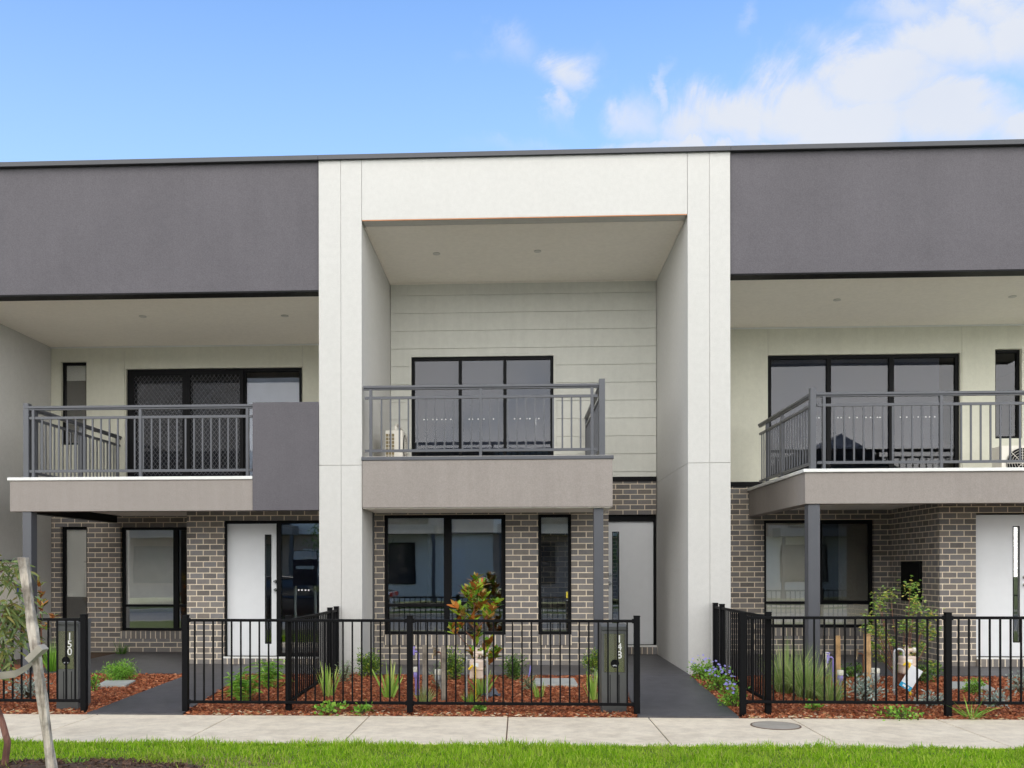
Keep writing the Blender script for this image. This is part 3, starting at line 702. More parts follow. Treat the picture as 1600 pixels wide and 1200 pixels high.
# ======================= neighbour beyond the left edge =======================
hn = thing('townhouse', 'white rendered side wall of the next townhouse at the left edge of the photo', 'townhouse', (-9, 0, 0))
pier(hn, wallL-.60, wallL, vj=wallL-.3)
b = MB(); b.box(wallL-5.0, wallL-.61, .02, .25, 4.6, ZTm); b.build('frame_beam', 'white', hn)
wall(wallL-5.0, wallL-.61, 0, 6.2, YW, YW+.15, []).build('recess_wall', 'brick', hn)
cap(hn, wallL-5, wallL)
def onL(px, py): # point on the face x = wallL
    d = ray(px, py); t = wallL/d.x; return Vector((wallL, CAMY+t*d.y, EYE+t*d.z))
q = onL(31, 875); q2 = onL(-30, 875)
mb_ = node('meter_box', hn); b = MB(); b.box(wallL, wallL+.03, q2.y, q.y, q.z-.75, q.z-.03); b.build('case', 'soffit', mb_, bevel=.004)
b = MB(); b.box(wallL, wallL+.05, q2.y-.02, q.y+.02, q.z-.029, q.z); b.build('top_shadow_strip', 'cap', mb_)  # dark strip stands in for the shadow along the top of the case
s0, s1 = onL(22, 912), onL(28, 925)
b = MB(); b.box(wallL+.031, wallL+.033, s0.y, s1.y, s1.z-.03, s0.z); b.build('sticker', paint('blue_sticker', (.05, .08, .45), .5), mb_)

# ------------------------------------------------------------------ air conditioners
def aircon(x, y, z, label, w=.8, h=.58, d=.3, fan=-1, rz=0):
    t = thing('air_conditioner', label, 'air conditioner', (x, y, z), 'split system condensers on the balconies', rz)
    mw = M['acw']
    b = MB(); b.box(-w/2, w/2, 0, d, .05, h); o = b.build('case', mw, None, bevel=.012); o.parent = t
    b = MB(); b.lathe([(.235, 0), (.235, .012), (.02, .012)], (0, 0, 0), 28)
    b.v = [(p[0]-w*.12, -.002-p[2], p[1]+h*.53) for p in b.v]; o = b.build('fan_opening', 'black', None); o.parent = t
    b = MB()
    for r in (.04, .08, .12, .16, .2, .235): b.tube([(-w*.12+r*math.cos(a*PI/12), -.022, h*.53+r*math.sin(a*PI/12)) for a in range(25)], .0022, 5)
    for a in range(8): b.tube([(-w*.12, -.02, h*.53), (-w*.12+.235*math.cos(a*PI/4), -.02, h*.53+.235*math.sin(a*PI/4))], .004, 5)
    o = b.build('fan_grille', mw, None); o.parent = t
    b = MB()
    for i in range(7):
        for j in range(3): b.box(w/2, w/2+.003, .03+j*.085, .03+j*.085+.07, .1+i*.06, .1+i*.06+.045)
    o = b.build('side_coil', 'acc', None); o.parent = t
    for s in (-1, 1):
        b = MB(); b.box(s*w*.33-.03, s*w*.33+.03, .02, d-.02, .0, .049); o = b.build('foot', 'black', None); o.parent = t
    return t
M['acw'] = paint('ac_cream_enamel', (.78, .74, .66), .4, .02); M['acc'] = paint('ac_coil_brass', (.20, .15, .06), .5)
a = P(641, 705, 1.6)
t = aircon(a.x-.03, 1.25, zf2+.052, 'cream air conditioner standing behind the balcony rail of the middle house', rz=0)
t.rotation_euler.z = PI/2; t.scale = (.86, .86, .86)
b = MB()  # brass coil face towards the street beside the fan, as seen through the rail
for i in range(7):
    for j in range(3): b.box(-.404, -.4005, .145+j*.05, .145+j*.05+.04, .10+i*.062, .10+i*.062+.05)
o = b.build('front_louvres', 'acc', None); o.parent = t
b = MB(); b.tube([(.30, .22, .58), (.30, .22, .75), (.45, .22, .82), (1.6, .22, .82)], .022, 8); o = b.build('pipe', 'acw', None); o.parent = t
a = P(1590, 705, 1.9); aircon(a.x+.16, 1.9, zfR2+.022, 'cream air conditioner standing on the right balcony by the photo edge')

# ------------------------------------------------------------------ fences
def make_fence(label, A, B, posts, hgt=.90, step=.1, zr=.02, top=1.0, slope=True, group='black garden fences', zpt=None):
    A = Vector((A[0], A[1], 0)); B = Vector((B[0], B[1], 0)); L = (B-A).length; d = (B-A)/L
    t = thing('garden_fence', label, 'fence', (A.x, A.y, gz(A.y)), group)
    def pt(s, z): q = A+d*s; return (q.x, q.y, z)
    zT = lambda s: zpt[0] + (zpt[1]-zpt[0])*s/L
    zbm = lambda s: max(zT(s)-.885, gz((A+d*s).y)+.05)
    b = MB(); b.bar(pt(0, zT(0)), pt(L, zT(L)), .038, .03); b.build('top_rail', 'fence', t, bevel=.004)
    b = MB(); b.bar(pt(0, zbm(0)), pt(L, zbm(L)), .038, .03); b.build('bottom_rail', 'fence', t, bevel=.004)
    for s in posts:
        q = A+d*s; zt = zT(s)+.045; b = MB(); hw = .031
        b.box(q.x-hw, q.x+hw, q.y-hw, q.y+hw, gz(q.y)-.03, zt); b.box(q.x-hw-.003, q.x+hw+.003, q.y-hw-.003, q.y+hw+.003, zt+.0005, zt+.013)
        for zz in (zT(s), zbm(s)): b.bar(pt(max(0, s-.05), zz), pt(min(L, s+.05), zz), .046, .045)
        b.build('post', 'fence', t, bevel=.003)
    k = int(round(L/step)); st = L/k; src = None
    for i in range(1, k):
        s = i*st
        if any(abs(s-q) < .045 for q in posts): continue
        q = A+d*s
        if src is None:
            b = MB(); b.bar((0, 0, -.87), (0, 0, -.012), .016, .016, up=d); src = b.build('picket', 'fence', t); base = src.location.copy()
            c = src
        else:
            c = src.copy(); C.objects.link(c); c.parent = t
        c.location = base + Vector((q.x, q.y, zT(s)))
    return t
zft = Z(969.5, FY, 500)
fx0, fx1 = X(290, FY, 1040), X(995, FY, 1040)
make_fence('long black picket fence in front of the middle house between two paths', (fx0, FY), (fx1, FY), [0, X(640.5, FY, 1040)-fx0, fx1-fx0], step=.1005, zpt=(Z(969, FY, 290), Z(970.5, FY, 995)))
xs0 = X(451, FY+.08, 1040); xs1 = X(530.5, -.05, 1000)
make_fence('black side fence running back from the front fence to the left white pier', (xs0, FY+.08), (xs0, -.04), [0.0, 2.18, 2.64-.03], zpt=(Z(969.5, FY+.08, 452), Z(954, -.05, 530)))
fr0 = X(1160.5, FY-.02, 1040)
fe = XE+1.5
make_fence('black picket fence in front of the right house with a grass tuft at its post', (fr0, FY-.02), (fe, FY-.02), [0, X(1479.5, FY, 1040)-fr0, X(1479.5, FY, 1040)-fr0+2.4], step=.106, zpt=(Z(965, FY, 1160), Z(964.5, FY, 1160)))
xr0 = X(1200, FY+.06, 1040)
make_fence('black side fence running back from the right front fence to the right white pier', (xr0, FY+.06), (xr0, -.04), [0.0, 2.2, 2.6], zpt=(Z(964.5, FY+.06, 1200), Z(948.5, -.05, 1112)))
fl1 = X(131.5, FY, 1040)
make_fence('black picket fence at the left edge beside letterbox 150', (fl1-3.2, FY), (fl1, FY), [0, 3.2], zpt=(Z(968, FY, 100), Z(968, FY, 100)))

# ------------------------------------------------------------------ letterboxes
M['box'] = paint('letterbox_grey', (.10, .103, .103), .45)
def plate_mat():
    m = N('letterbox_bronze_plate'); m.col((.34, .33, .23)); m.set(Metallic=.8, Roughness=.2); return m.m
M['lampgrey2'] = paint('paper_grey', (.45, .46, .48), .8); M['plate'] = plate_mat(); M['digit'] = paint('white_digits', (.9, .9, .88), .5)
def letterbox(px0, px1, pytop, Y, digits, label, pypl0, pypl1, pxp0, pxp1):
    x0 = X(px0, Y, 1040); x1 = X(px1, Y, 1040); xc = (x0+x1)/2; w = x1-x0; zt = Z(pytop, Y, (px0+px1)/2); zb = gz(Y)-.02
    t = thing('letterbox', label, 'letterbox', (xc, Y, zb), 'house number letterboxes')
    b = MB(); b.box(x0, x1, Y, Y+.30, zb, zt-.07); 
    for i in (1, 2): xx = x0+w*i/3; b.box(xx-.002, xx+.002, Y-.002, Y, zb+.05, zb+.05)
    b.build('body', 'box', t, bevel=.006)
    b = MB()
    for i in (1, 2): xx = x0+w*(i*.36-.02); b.box(xx-.004, xx+.004, Y-.0025, Y-.0005, zb+.10, Z(pypl1+4, Y, px0))
    b.build('groove', 'black', t)
    b = MB(); pr = [(Y-.006, zt-.066), (Y+.31, zt-.066), (Y+.31, zt-.01), (Y+.10, zt+.0), (Y-.006, zt-.028)]
    b.prism(pr, lambda p, q: (x0-.004, p, q), lambda p, q: (x1+.004, p, q)); b.build('lid', 'box', t, bevel=.004)
    a0, a1 = X(pxp0, Y, 1040), X(pxp1, Y, 1040); z1, z0 = Z(pypl0, Y, px0), Z(pypl1, Y, px0)
    # plate with a round newspaper hole
    hx, hz, hr_ = a0+(a1-a0)*.52, z0+(z1-z0)*.22, .046
    b = MB(); n = 32; ring = [(hx+hr_*math.cos(2*PI*i/n), hz+hr_*math.sin(2*PI*i/n)) for i in range(n)]
    def outer(i):
        a = 2*PI*i/n; c, s = math.cos(a), math.sin(a)
        tx = (a1-hx)/c if c > 1e-6 else ((a0-hx)/c if c < -1e-6 else 1e9); tz_ = (z1-hz)/s if s > 1e-6 else ((z0-hz)/s if s < -1e-6 else 1e9)
        t_ = min(tx, tz_); return (hx+c*t_, hz+s*t_)
    yp = Y-.007
    for i in range(n):
        j = (i+1) % n; o1, o2 = outer(i), outer(j); r1, r2 = ring[i], ring[j]
        pts = [(r1[0], yp, r1[1]), (o1[0], yp, o1[1])]
        corners = [(a1, z1), (a0, z1), (a0, z0), (a1, z0)]
        for c in corners:
            if (abs(o1[0]-c[0]) < 1e-6 or abs(o1[1]-c[1]) < 1e-6) and (abs(o2[0]-c[0]) < 1e-6 or abs(o2[1]-c[1]) < 1e-6) and not (abs(o1[0]-o2[0]) < 1e-6 or abs(o1[1]-o2[1]) < 1e-6): pts.append((c[0], yp, c[1]))
        pts += [(o2[0], yp, o2[1]), (r2[0], yp, r2[1])]
        b.quad(*pts[::-1]); b.quad((r1[0], yp, r1[1]), (r2[0], yp, r2[1]), (r2[0], Y-.001, r2[1]), (r1[0], Y-.001, r1[1]))
    pl = b.build('number_plate', 'plate', t)
    b = MB(); b.tube([(hx, Y-.0015, hz), (hx, Y-.0005, hz)], hr_*.98, 24); b.build('paper_hole', 'black', t)
    b = MB()
    b.tube([(hx-.022, Y-.004, hz-.026), (hx+.0, Y-.005, hz-.018), (hx+.024, Y-.004, hz-.027)], .007, 6)
    b.build('junk_mail', 'lampgrey2', t)
    # digits, one under another
    dh = .074; zz = z1-.020
    for i, ch in enumerate(digits):
        cu = bpy.data.curves.new('digit', 'FONT'); cu.body = ch; cu.size = dh*1.50; cu.extrude = .0015; cu.offset = .001; cu.align_x = 'CENTER'
        ob = bpy.data.objects.new('digit', cu); C.objects.link(ob)
        bpy.context.view_layer.update(); me = bpy.data.meshes.new_from_object(ob.evaluated_get(bpy.context.evaluated_depsgraph_get())); bpy.data.objects.remove(ob)
        me.transform(Matrix.Rotation(PI/2, 4, 'X')); me.materials.clear(); me.materials.append(M['digit'])
        o = bpy.data.objects.new('digit', me); C.objects.link(o); o.parent = t
        o.location = Vector((a0+(a1-a0)*.74, Y-.012, zz-dh-i*(dh+.011))) - t.location
    return t
letterbox(88, 122, 967, FY+.10, '150', 'grey letterbox numbered 150 beside the left path', 986, 1045, 89, 117)
letterbox(940, 979, 975, FY+.12, '148', 'grey letterbox numbered 148 at the end of the middle fence', 990, 1050, 944, 976)

# ------------------------------------------------------------------ plants
def blades(n, base, dirs, L, w, droop, prof, segs, name, mat, parent=None, side=None):
    base = np.asarray(base, float); dirs = np.asarray(dirs, float); dirs /= np.linalg.norm(dirs, axis=1)[:, None]
    L = np.broadcast_to(L, (n,)); w = np.broadcast_to(w, (n,)); droop = np.broadcast_to(droop, (n,))
    if side is None:
        rv = rng.normal(size=(n, 3)); rv[:, 2] *= .5
        side = np.cross(dirs, rv)
    side = side/np.linalg.norm(side, axis=1)[:, None]
    ts = np.linspace(0, 1, segs+1); V = np.zeros((n, 2*(segs+1), 3))
    for i, t in enumerate(ts):
        p = base + dirs*(L*t)[:, None]; p[:, 2] -= droop*L*t*t
        ww = (w*prof[i]/2)[:, None]
        V[:, 2*i] = p - side*ww; V[:, 2*i+1] = p + side*ww
    off = (np.arange(n)*2*(segs+1))[:, None]; Fs = []
    for i in range(segs): Fs.append(off + np.array([[2*i, 2*i+1, 2*i+3, 2*i+2]]))
    return npmesh(name, V.reshape(-1, 3), np.concatenate(Fs), mat, parent)
BL = [1, .95, .7, .06]; LF = [.25, 1, .75, .05]; OV = [.2, .9, 1, .6, .1]
def g3(x, y): return (x, y, gz(y))
def at(px, py): return G(px, py)
SC = 1430.0
def depth_of(p): return (p - Vector((0, CAMY, EYE))).dot(fwd)
def tuft(name, label, cat, px, py, hpx, wpx, n, bw, mat, droop=.35, group=None, spread=.9, rbase=.05, part='foliage', loc=None):
    p = loc or at(px, py); s = depth_of(p)/F; h = hpx*s; W = wpx*s/2
    t = thing(name, label, cat, p, group); ang = rng.uniform(0, 2*PI, n); rr = np.sqrt(rng.uniform(0, 1, n))
    lean = rr*spread*min(1.5, W/h)
    base = np.stack([np.cos(ang)*rbase*rr, np.sin(ang)*rbase*rr, np.zeros(n)-.01], 1)
    d = np.stack([np.cos(ang)*lean, np.sin(ang)*lean, np.ones(n)], 1)
    L = h*rng.uniform(.65, 1.2, n)
    blades(n, base, d, L, bw*rng.uniform(.7, 1.2, n), droop*rr*rng.uniform(.3, 1.3, n), BL, 3, part, mat, t)
    return t
def shrub(name, label, cat, px, py, wpx, hpx, n, leaf, mat, group=None, stems=7, lift=.1, upb=.5, flat=1.0, stem='stemw', droop=.1, lw=.45, prof=LF, shell=.35, loc=None, leader=0):
    p = loc or at(px, py); s = depth_of(p)/F; W = wpx*s/2; H = hpx*s
    t = thing(name, label, cat, p, group)
    # clumps on branch ends
    cl = []; b = MB()
    for i in range(stems):
        a = random.uniform(0, 2*PI); r = math.sqrt(random.random()); zz = random.uniform(.45, 1.0)
        tip = Vector((math.cos(a)*W*.85*r, math.sin(a)*W*.85*r*.8, H*zz*(1-.25*r)))
        mid = tip*.5 + Vector((0, 0, H*.08)); b.tube([(0, 0, -.02), mid, tip], [.006+H*.004, .004+H*.003, .002], 5, False)
        for k in range(3):
            f = .5+.5*(k/2); q = tip*f + Vector([random.gauss(0, W*.1) for _ in range(3)]); cl.append(q)
    o = b.build('stem', stem, None); o.parent = t
    cl = np.array([tuple(q) for q in cl]); idx = rng.integers(0, len(cl), n)
    jit = rng.normal(size=(n, 3))*np.array([W*.26, W*.22, H*.13]); pos = cl[idx]+jit
    pos[:, 2] = np.clip(pos[:, 2], lift*H*.3, H*1.05)
    c = np.array([0, 0, H*.35]); d = (pos-c)/np.array([W, W, H]); d = d + rng.normal(size=(n, 3))*.5; d[:, 2] += upb
    blades(n, pos, d, leaf*rng.uniform(.6, 1.25, n), leaf*lw*rng.uniform(.7, 1.2, n), droop, prof, len(prof)-1, 'foliage', mat, t)
    return t
M['stemw'] = paint('green_brown_stem', (.10, .075, .04), .8)
M['redstem'] = paint('red_brown_stem', (.20, .085, .05), .7)
M['lf_green'] = leafmat('mid_green_leaf', [(.05, .12, .012), (.09, .2, .02), (.14, .28, .03), (.2, .33, .05)])
M['lf_dark'] = leafmat('dark_green_leaf', [(.018, .05, .010), (.04, .09, .015), (.07, .14, .025), (.13, .2, .04)])
M['lf_tips'] = leafmat('box_leaf_yellow_tips', [(.03, .07, .012), (.05, .11, .018), (.09, .16, .025), (.28, .32, .04)])
M['lf_strap'] = leafmat('strappy_leaf', [(.12, .22, .03), (.2, .33, .05), (.30, .42, .09), (.42, .45, .15)])
M['lf_fine'] = leafmat('fine_grass_leaf', [(.14, .22, .05), (.22, .33, .09), (.32, .42, .14), (.45, .45, .22)])
M['lf_silver'] = leafmat('silver_leaf', [(.20, .25, .20), (.32, .38, .32), (.42, .48, .42)])
M['lf_sage'] = leafmat('sage_leaf', [(.10, .14, .08), (.17, .22, .13), (.24, .29, .18)])
M['lf_mag'] = leafmat('magnolia_leaf', [(.035, .09, .010), (.09, .19, .015), (.24, .34, .03), (.05, .12, .012), (.30, .36, .04)], [(.26, .085, .02), (.38, .14, .035), (.20, .07, .02)], .22, .12)
M['lf_rust'] = leafmat('magnolia_bronze_leaf', [(.40, .14, .03), (.28, .09, .02), (.5, .24, .07), (.12, .17, .03)], None, .3, .15)
M['lf_euc'] = leafmat('gum_leaf', [(.045, .075, .02), (.085, .12, .04), (.15, .19, .07), (.13, .15, .035), (.2, .16, .05)], None, .38, .2)
M['lf_lily'] = leafmat('lilly_pilly_leaf', [(.035, .08, .012), (.08, .15, .02), (.16, .24, .04), (.30, .24, .05)], None, .3, .2)
M['petal'] = leafmat('lilac_petal', [(.30, .27, .75), (.42, .38, .85), (.36, .33, .80)], None, .6, .3)

BX = 'clipped box shrubs in the mulch'; ST = 'strappy plants in the mulch'; SV = 'silver groundcovers in the mulch'; WD = 'weeds in front of the fences'
# left garden
shrub('small_shrub', 'bright green rounded shrub alone in mulch beside the left path', 'shrub', 188, 1064, 50, 30, 2600, .026, 'lf_green', stems=26, upb=.7)
shrub('silver_groundcover', 'silver leaved groundcover behind the left fence', 'plant', 42, 1090, 55, 35, 420, .04, 'lf_silver', SV, stems=18, upb=.4)
shrub('weed', 'pale green weed beside letterbox 150', 'weed', 146, 1080, 22, 28, 160, .04, 'lf_green', stems=8)
tuft('grass_clump', 'grassy clump behind letterbox 150', 'plant', 82, 1050, 50, 46, 120, .012, 'lf_green', .4)
tuft('grass_clump', 'dark drooping clump by the brick wall right of letterbox 150', 'plant', 147, 1030, 26, 34, 60, .01, 'lf_dark', .6, loc=Vector((at(150, 1031).x, 2.6, 0)))
def magnolia(label, px, py, hpx, wpx, whorls, n=13, mat='lf_mag', bronze=.35, leafL=.14, loc=None):
    p = loc or at(px, py); s = depth_of(p)/F; H = hpx*s; W = wpx*s/2
    t = thing('magnolia_tree', label, 'young tree', p, 'young magnolias with rust backed leaves'); b = MB(); pos = []; dr = []; L = []; pos2 = []; dr2 = []; L2 = []
    b.tube([(0, 0, -.05), (.01, 0, H*.3), (-.01, .01, H*.65), (0, 0, H*.93)], [.013, .011, .008, .004], 7)
    for (fx_, fz) in whorls:
        tip = Vector((fx_*W, random.uniform(-.5, .5)*W, fz*H)); base = Vector((0, 0, max(.12*H, fz*H-abs(fx_)*W*1.0-.05)))
        if abs(fx_) > .08: b.tube([base, base.lerp(tip, .55)+Vector((0, 0, -.02)), tip], [.006, .005, .004], 6)
        ax = (Vector((fx_*.5, 0, 1))).normalized()
        for k in range(n):
            a = 2*PI*k/n*1.62+random.random()*.4; el = random.uniform(.15, 1.25); dd = Vector((math.cos(a)*math.cos(el), math.sin(a)*math.cos(el), math.sin(el)))+ax*.2
            q = tip - ax*random.uniform(0, .10)
            if random.random() < bronze: pos2.append(tuple(q)); dr2.append(tuple(dd)); L2.append(leafL*random.uniform(.55, 1.0))
            else: pos.append(tuple(q)); dr.append(tuple(dd)); L.append(leafL*random.uniform(.7, 1.15))
    o = b.build('trunk', 'redstem', None); o.parent = t
    def sides(d): d = np.array(d); s_ = np.cross(d, np.array([0, 0, 1.0])); return s_ + rng.normal(size=s_.shape)*.2
    blades(len(pos), pos, dr, np.array(L), np.array(L)*.42, .22, OV, 4, 'foliage', mat, t, side=sides(dr))
    if pos2: blades(len(pos2), pos2, dr2, np.array(L2), np.array(L2)*.42, .15, OV, 4, 'new_leaves', 'lf_rust', t, side=sides(dr2))
    return t
magnolia('young magnolia with orange leaves behind the left fence', 64, 1046, 142, 50, [(0, .98), (.1, .85), (.4, .72), (-.3, .75), (.7, .6), (-.5, .55), (.2, .5), (-.2, .35)], 10, 'lf_mag', .7, .13)
# bed in front of the left door
def leafy(label, px, py, wpx, hpx, n=50, mat='lf_green', L=.16):
    p = at(px, py); s = depth_of(p)/F; W = wpx*s/2; H = hpx*s; t = thing('leafy_plant', label, 'plant', p, 'leafy clumps before the left door'); pos = []; dr = []; b = MB()
    for i in range(n):
        a = random.uniform(0, 2*PI); r = random.uniform(.1, 1); x, y = math.cos(a)*W*r, math.sin(a)*W*.7*r; h = H*random.uniform(.35, .95)*(1-.3*r)
        b.tube([(x*.3, y*.3, -.01), (x*.8, y*.8, h*.6), (x, y, h)], [.004, .003, .002], 4, False)
        for k in range(9):
            f = random.uniform(.35, 1.05); a2 = random.uniform(0, 2*PI); pos.append((x*(.3+.7*f), y*(.3+.7*f), h*f)); dr.append((math.cos(a2), math.sin(a2), random.uniform(.1, .9)))
    o = b.build('stem', 'lf_green', None); o.parent = t
    m = len(pos); blades(m, pos, dr, L*rng.uniform(.5, 1.1, m), .018, .45, LF, 3, 'foliage', mat, t); return t
leafy('light green leafy clump in the mulch left of the left door sill', 382, 1096, 60, 62, 30)
leafy('light green leafy clump in the mulch closest to the left door sill', 424, 1075, 62, 55, 30)
tuft('strappy_plant', 'yellow green strappy plant growing against the side fence post', 'plant', 513, 1088, 52, 36, 34, .022, 'lf_strap', .2, ST)
shrub('sage_shrub', 'grey green soft shrub at the foot of the left white pier', 'shrub', 538, 1066, 38, 36, 420, .035, 'lf_sage', stems=14, lw=.3)
shrub('weed', 'broad leaved weed on the path edge below the side fence', 'weed', 519, 1116, 44, 22, 90, .05, 'lf_green', WD, stems=10, lw=.7)
shrub('weed', 'low weed on the path edge right of the side fence', 'weed', 566, 1115, 36, 16, 90, .045, 'lf_green', WD, stems=10, lw=.7)
# middle garden
shrub('box_shrub', 'yellow tipped box shrub nearest the left white pier and downpipe', 'shrub', 578, 1058, 32, 42, 1100, .036, 'lf_tips', BX, stems=12)
shrub('box_shrub', 'box shrub between the weathered stakes and the gas meter', 'shrub', 708, 1062, 30, 48, 1100, .036, 'lf_tips', BX, stems=12)
shrub('box_shrub', 'box shrub left of the narrow window in the mulch', 'shrub', 803, 1062, 28, 42, 1000, .034, 'lf_dark', BX, stems=12)
shrub('box_shrub', 'box shrub beside the grey column next to letterbox 148', 'shrub', 926, 1054, 28, 38, 1000, .034, 'lf_tips', BX, stems=12)
tuft('strappy_plant', 'large strappy plant with spread blades left of the purple tap', 'plant', 608, 1090, 58, 66, 30, .028, 'lf_strap', .15, ST)
tuft('strappy_plant', 'strappy plant at the foot of the magnolia behind the gas meter', 'plant', 752, 1085, 42, 54, 26, .024, 'lf_strap', .2, ST)
tuft('strappy_plant', 'thin strappy plant below the pit lid in the middle garden', 'plant', 843, 1090, 34, 24, 20, .014, 'lf_strap', .2, ST)
tuft('strappy_plant', 'strappy plant left of letterbox 148', 'plant', 928, 1094, 48, 40, 30, .02, 'lf_strap', .2, ST)
tuft('grass_clump', 'wispy grass clump at the foot of the purple tap', 'plant', 662, 1098, 34, 50, 70, .006, 'lf_fine', .4)
tuft('grass_clump', 'small wispy grass clump left of the magnolia by the fence', 'plant', 735, 1100, 26, 36, 60, .006, 'lf_green', .4)
shrub('sage_shrub', 'grey green shrub with narrow leaves behind the weathered stakes', 'shrub', 684, 1076, 26, 42, 260, .04, 'lf_sage', stems=10, lw=.25)
t = shrub('lavender', 'small lavender with one purple spike left of the pit lid', 'lavender', 826, 1078, 24, 30, 260, .035, 'lf_sage', stems=14, lw=.25)
b = MB(); b.tube([(.0, -.02, .16), (.02, -.02, .25), (.02, -.02, .30)], [.004, .012, .004], 6); o = b.build('flower_spike', 'petal', None); o.parent = t
shrub('sage_shrub', 'small pale shrub below the box shrub beside letterbox 148', 'shrub', 934, 1072, 22, 28, 220, .035, 'lf_sage', stems=8, lw=.35)
magnolia('tall young magnolia in front of the large middle window', 742, 1082, 180, 92, [(0, 1.0), (.06, .92), (-.35, .88), (-.1, .84), (.3, .86), (.25, .78), (-.05, .76), (.75, .78), (-.6, .74), (.45, .68), (-.1, .66), (-.75, .58), (-.55, .62), (.1, .55), (0, .46), (.5, .44), (.8, .36), (.35, .36), (-.05, .36), (.55, .30), (.2, .94), (-.2, .9), (.6, .72), (-.45, .70)], 22, 'lf_mag', .33, .15)
shrub('weed', 'little broad leaved weed under the fence in front of the magnolia', 'weed', 748, 1112, 22, 12, 40, .05, 'lf_green', WD, stems=6, lw=.7)
# flowers beside the middle path
def daisy(label, px, py, wpx, hpx, nf, n=500):
    t = shrub('daisy_bush', label, 'flowering shrub', px, py, wpx, hpx*.75, n, .04, 'lf_green', 'lilac daisies along the right side fence', stems=14)
    p = at(px, py); s = depth_of(p)/F; W = wpx*s/2; H = hpx*s; src = None
    b = MB(); b.sm = True
    for k in range(9):
        a = 2*PI*k/9; a2 = .28; pts = [(0, 0, 0)]
        for (rr_, da) in ((.013, -a2), (.019, 0), (.013, a2)): pts.append((rr_*math.cos(a+da), rr_*math.sin(a+da), .002))
        b.quad(*pts)
    src = b.build('flower_head', 'petal', None); src.parent = t
    for i in range(nf):
        c = src if i == 0 else src.copy()
        if i: C.objects.link(c); c.parent = t
        a = random.uniform(0, 2*PI); r = math.sqrt(random.random()); zz = H*(random.uniform(.7, 1.05)-.25*r)
        c.location = (math.cos(a)*W*r, math.sin(a)*W*r*.8-.03, zz); c.rotation_euler = (random.uniform(.3, 1.3), 0, random.uniform(-.6, .6)); c.scale = (.92,)*3
    return t
daisy('lilac daisy clump furthest back beside the right white pier', 1097, 1062, 34, 42, 16)
daisy('lilac daisy clump in the middle of the bed along the right path', 1122, 1080, 44, 48, 26)
daisy('lilac daisy clump nearest the footpath at the right fence corner', 1146, 1104, 38, 52, 16, 400)
# right garden
def fine(label, px, py, hpx, wpx, n): return tuft('ornamental_grass', label, 'ornamental grass', px, py, hpx, wpx, n, .006, 'lf_fine', .75, 'tall fine grasses in the right garden', 1.1, .10)
fine('fine ornamental grass clump closest to the right side fence', 1228, 1082, 88, 78, 520)
fine('fine ornamental grass clump in front of the right column', 1262, 1090, 86, 84, 560)
fine('fine ornamental grass clump leaning towards the purple tap', 1296, 1096, 60, 60, 300)
shrub('low_shrub', 'dark low shrub behind the timber stakes in the right garden', 'shrub', 1334, 1058, 42, 20, 420, .04, 'lf_dark', stems=14)
shrub('low_shrub', 'dark low shrub under the lilly pilly in the right garden', 'shrub', 1440, 1066, 60, 34, 700, .04, 'lf_dark', stems=18)
shrub('silver_groundcover', 'silver leaved groundcover between the timber stakes', 'plant', 1352, 1097, 52, 44, 420, .045, 'lf_silver', SV, stems=18, upb=.5)
shrub('silver_groundcover', 'silver leaved groundcover left of the long fence post', 'plant', 1452, 1104, 44, 24, 260, .04, 'lf_silver', SV, stems=14)
shrub('silver_groundcover', 'silver leaved groundcover right of the long fence post', 'plant', 1558, 1104, 54, 24, 280, .04, 'lf_silver', SV, stems=14)
shrub('silver_groundcover', 'silver leaved groundcover at the right photo edge', 'plant', 1594, 1082, 36, 36, 260, .04, 'lf_silver', SV, stems=14)
shrub('small_shrub', 'bright green mounded shrub in front of the stepped pit lid', 'shrub', 1521, 1084, 30, 24, 520, .03, 'lf_green', stems=18)
tuft('grass_clump', 'long bladed grass tuft at the foot of the long fence post', 'plant', 1518, 1122, 44, 110, 46, .008, 'lf_green', .45, None, 1.2)
shrub('weed', 'spreading weed under the right fence', 'weed', 1408, 1122, 84, 16, 190, .04, 'lf_green', WD, stems=20, lw=.6)
shrub('weed', 'small weed under the right fence near the grasses', 'weed', 1270, 1110, 26, 16, 50, .045, 'lf_green', WD, stems=8, lw=.6)
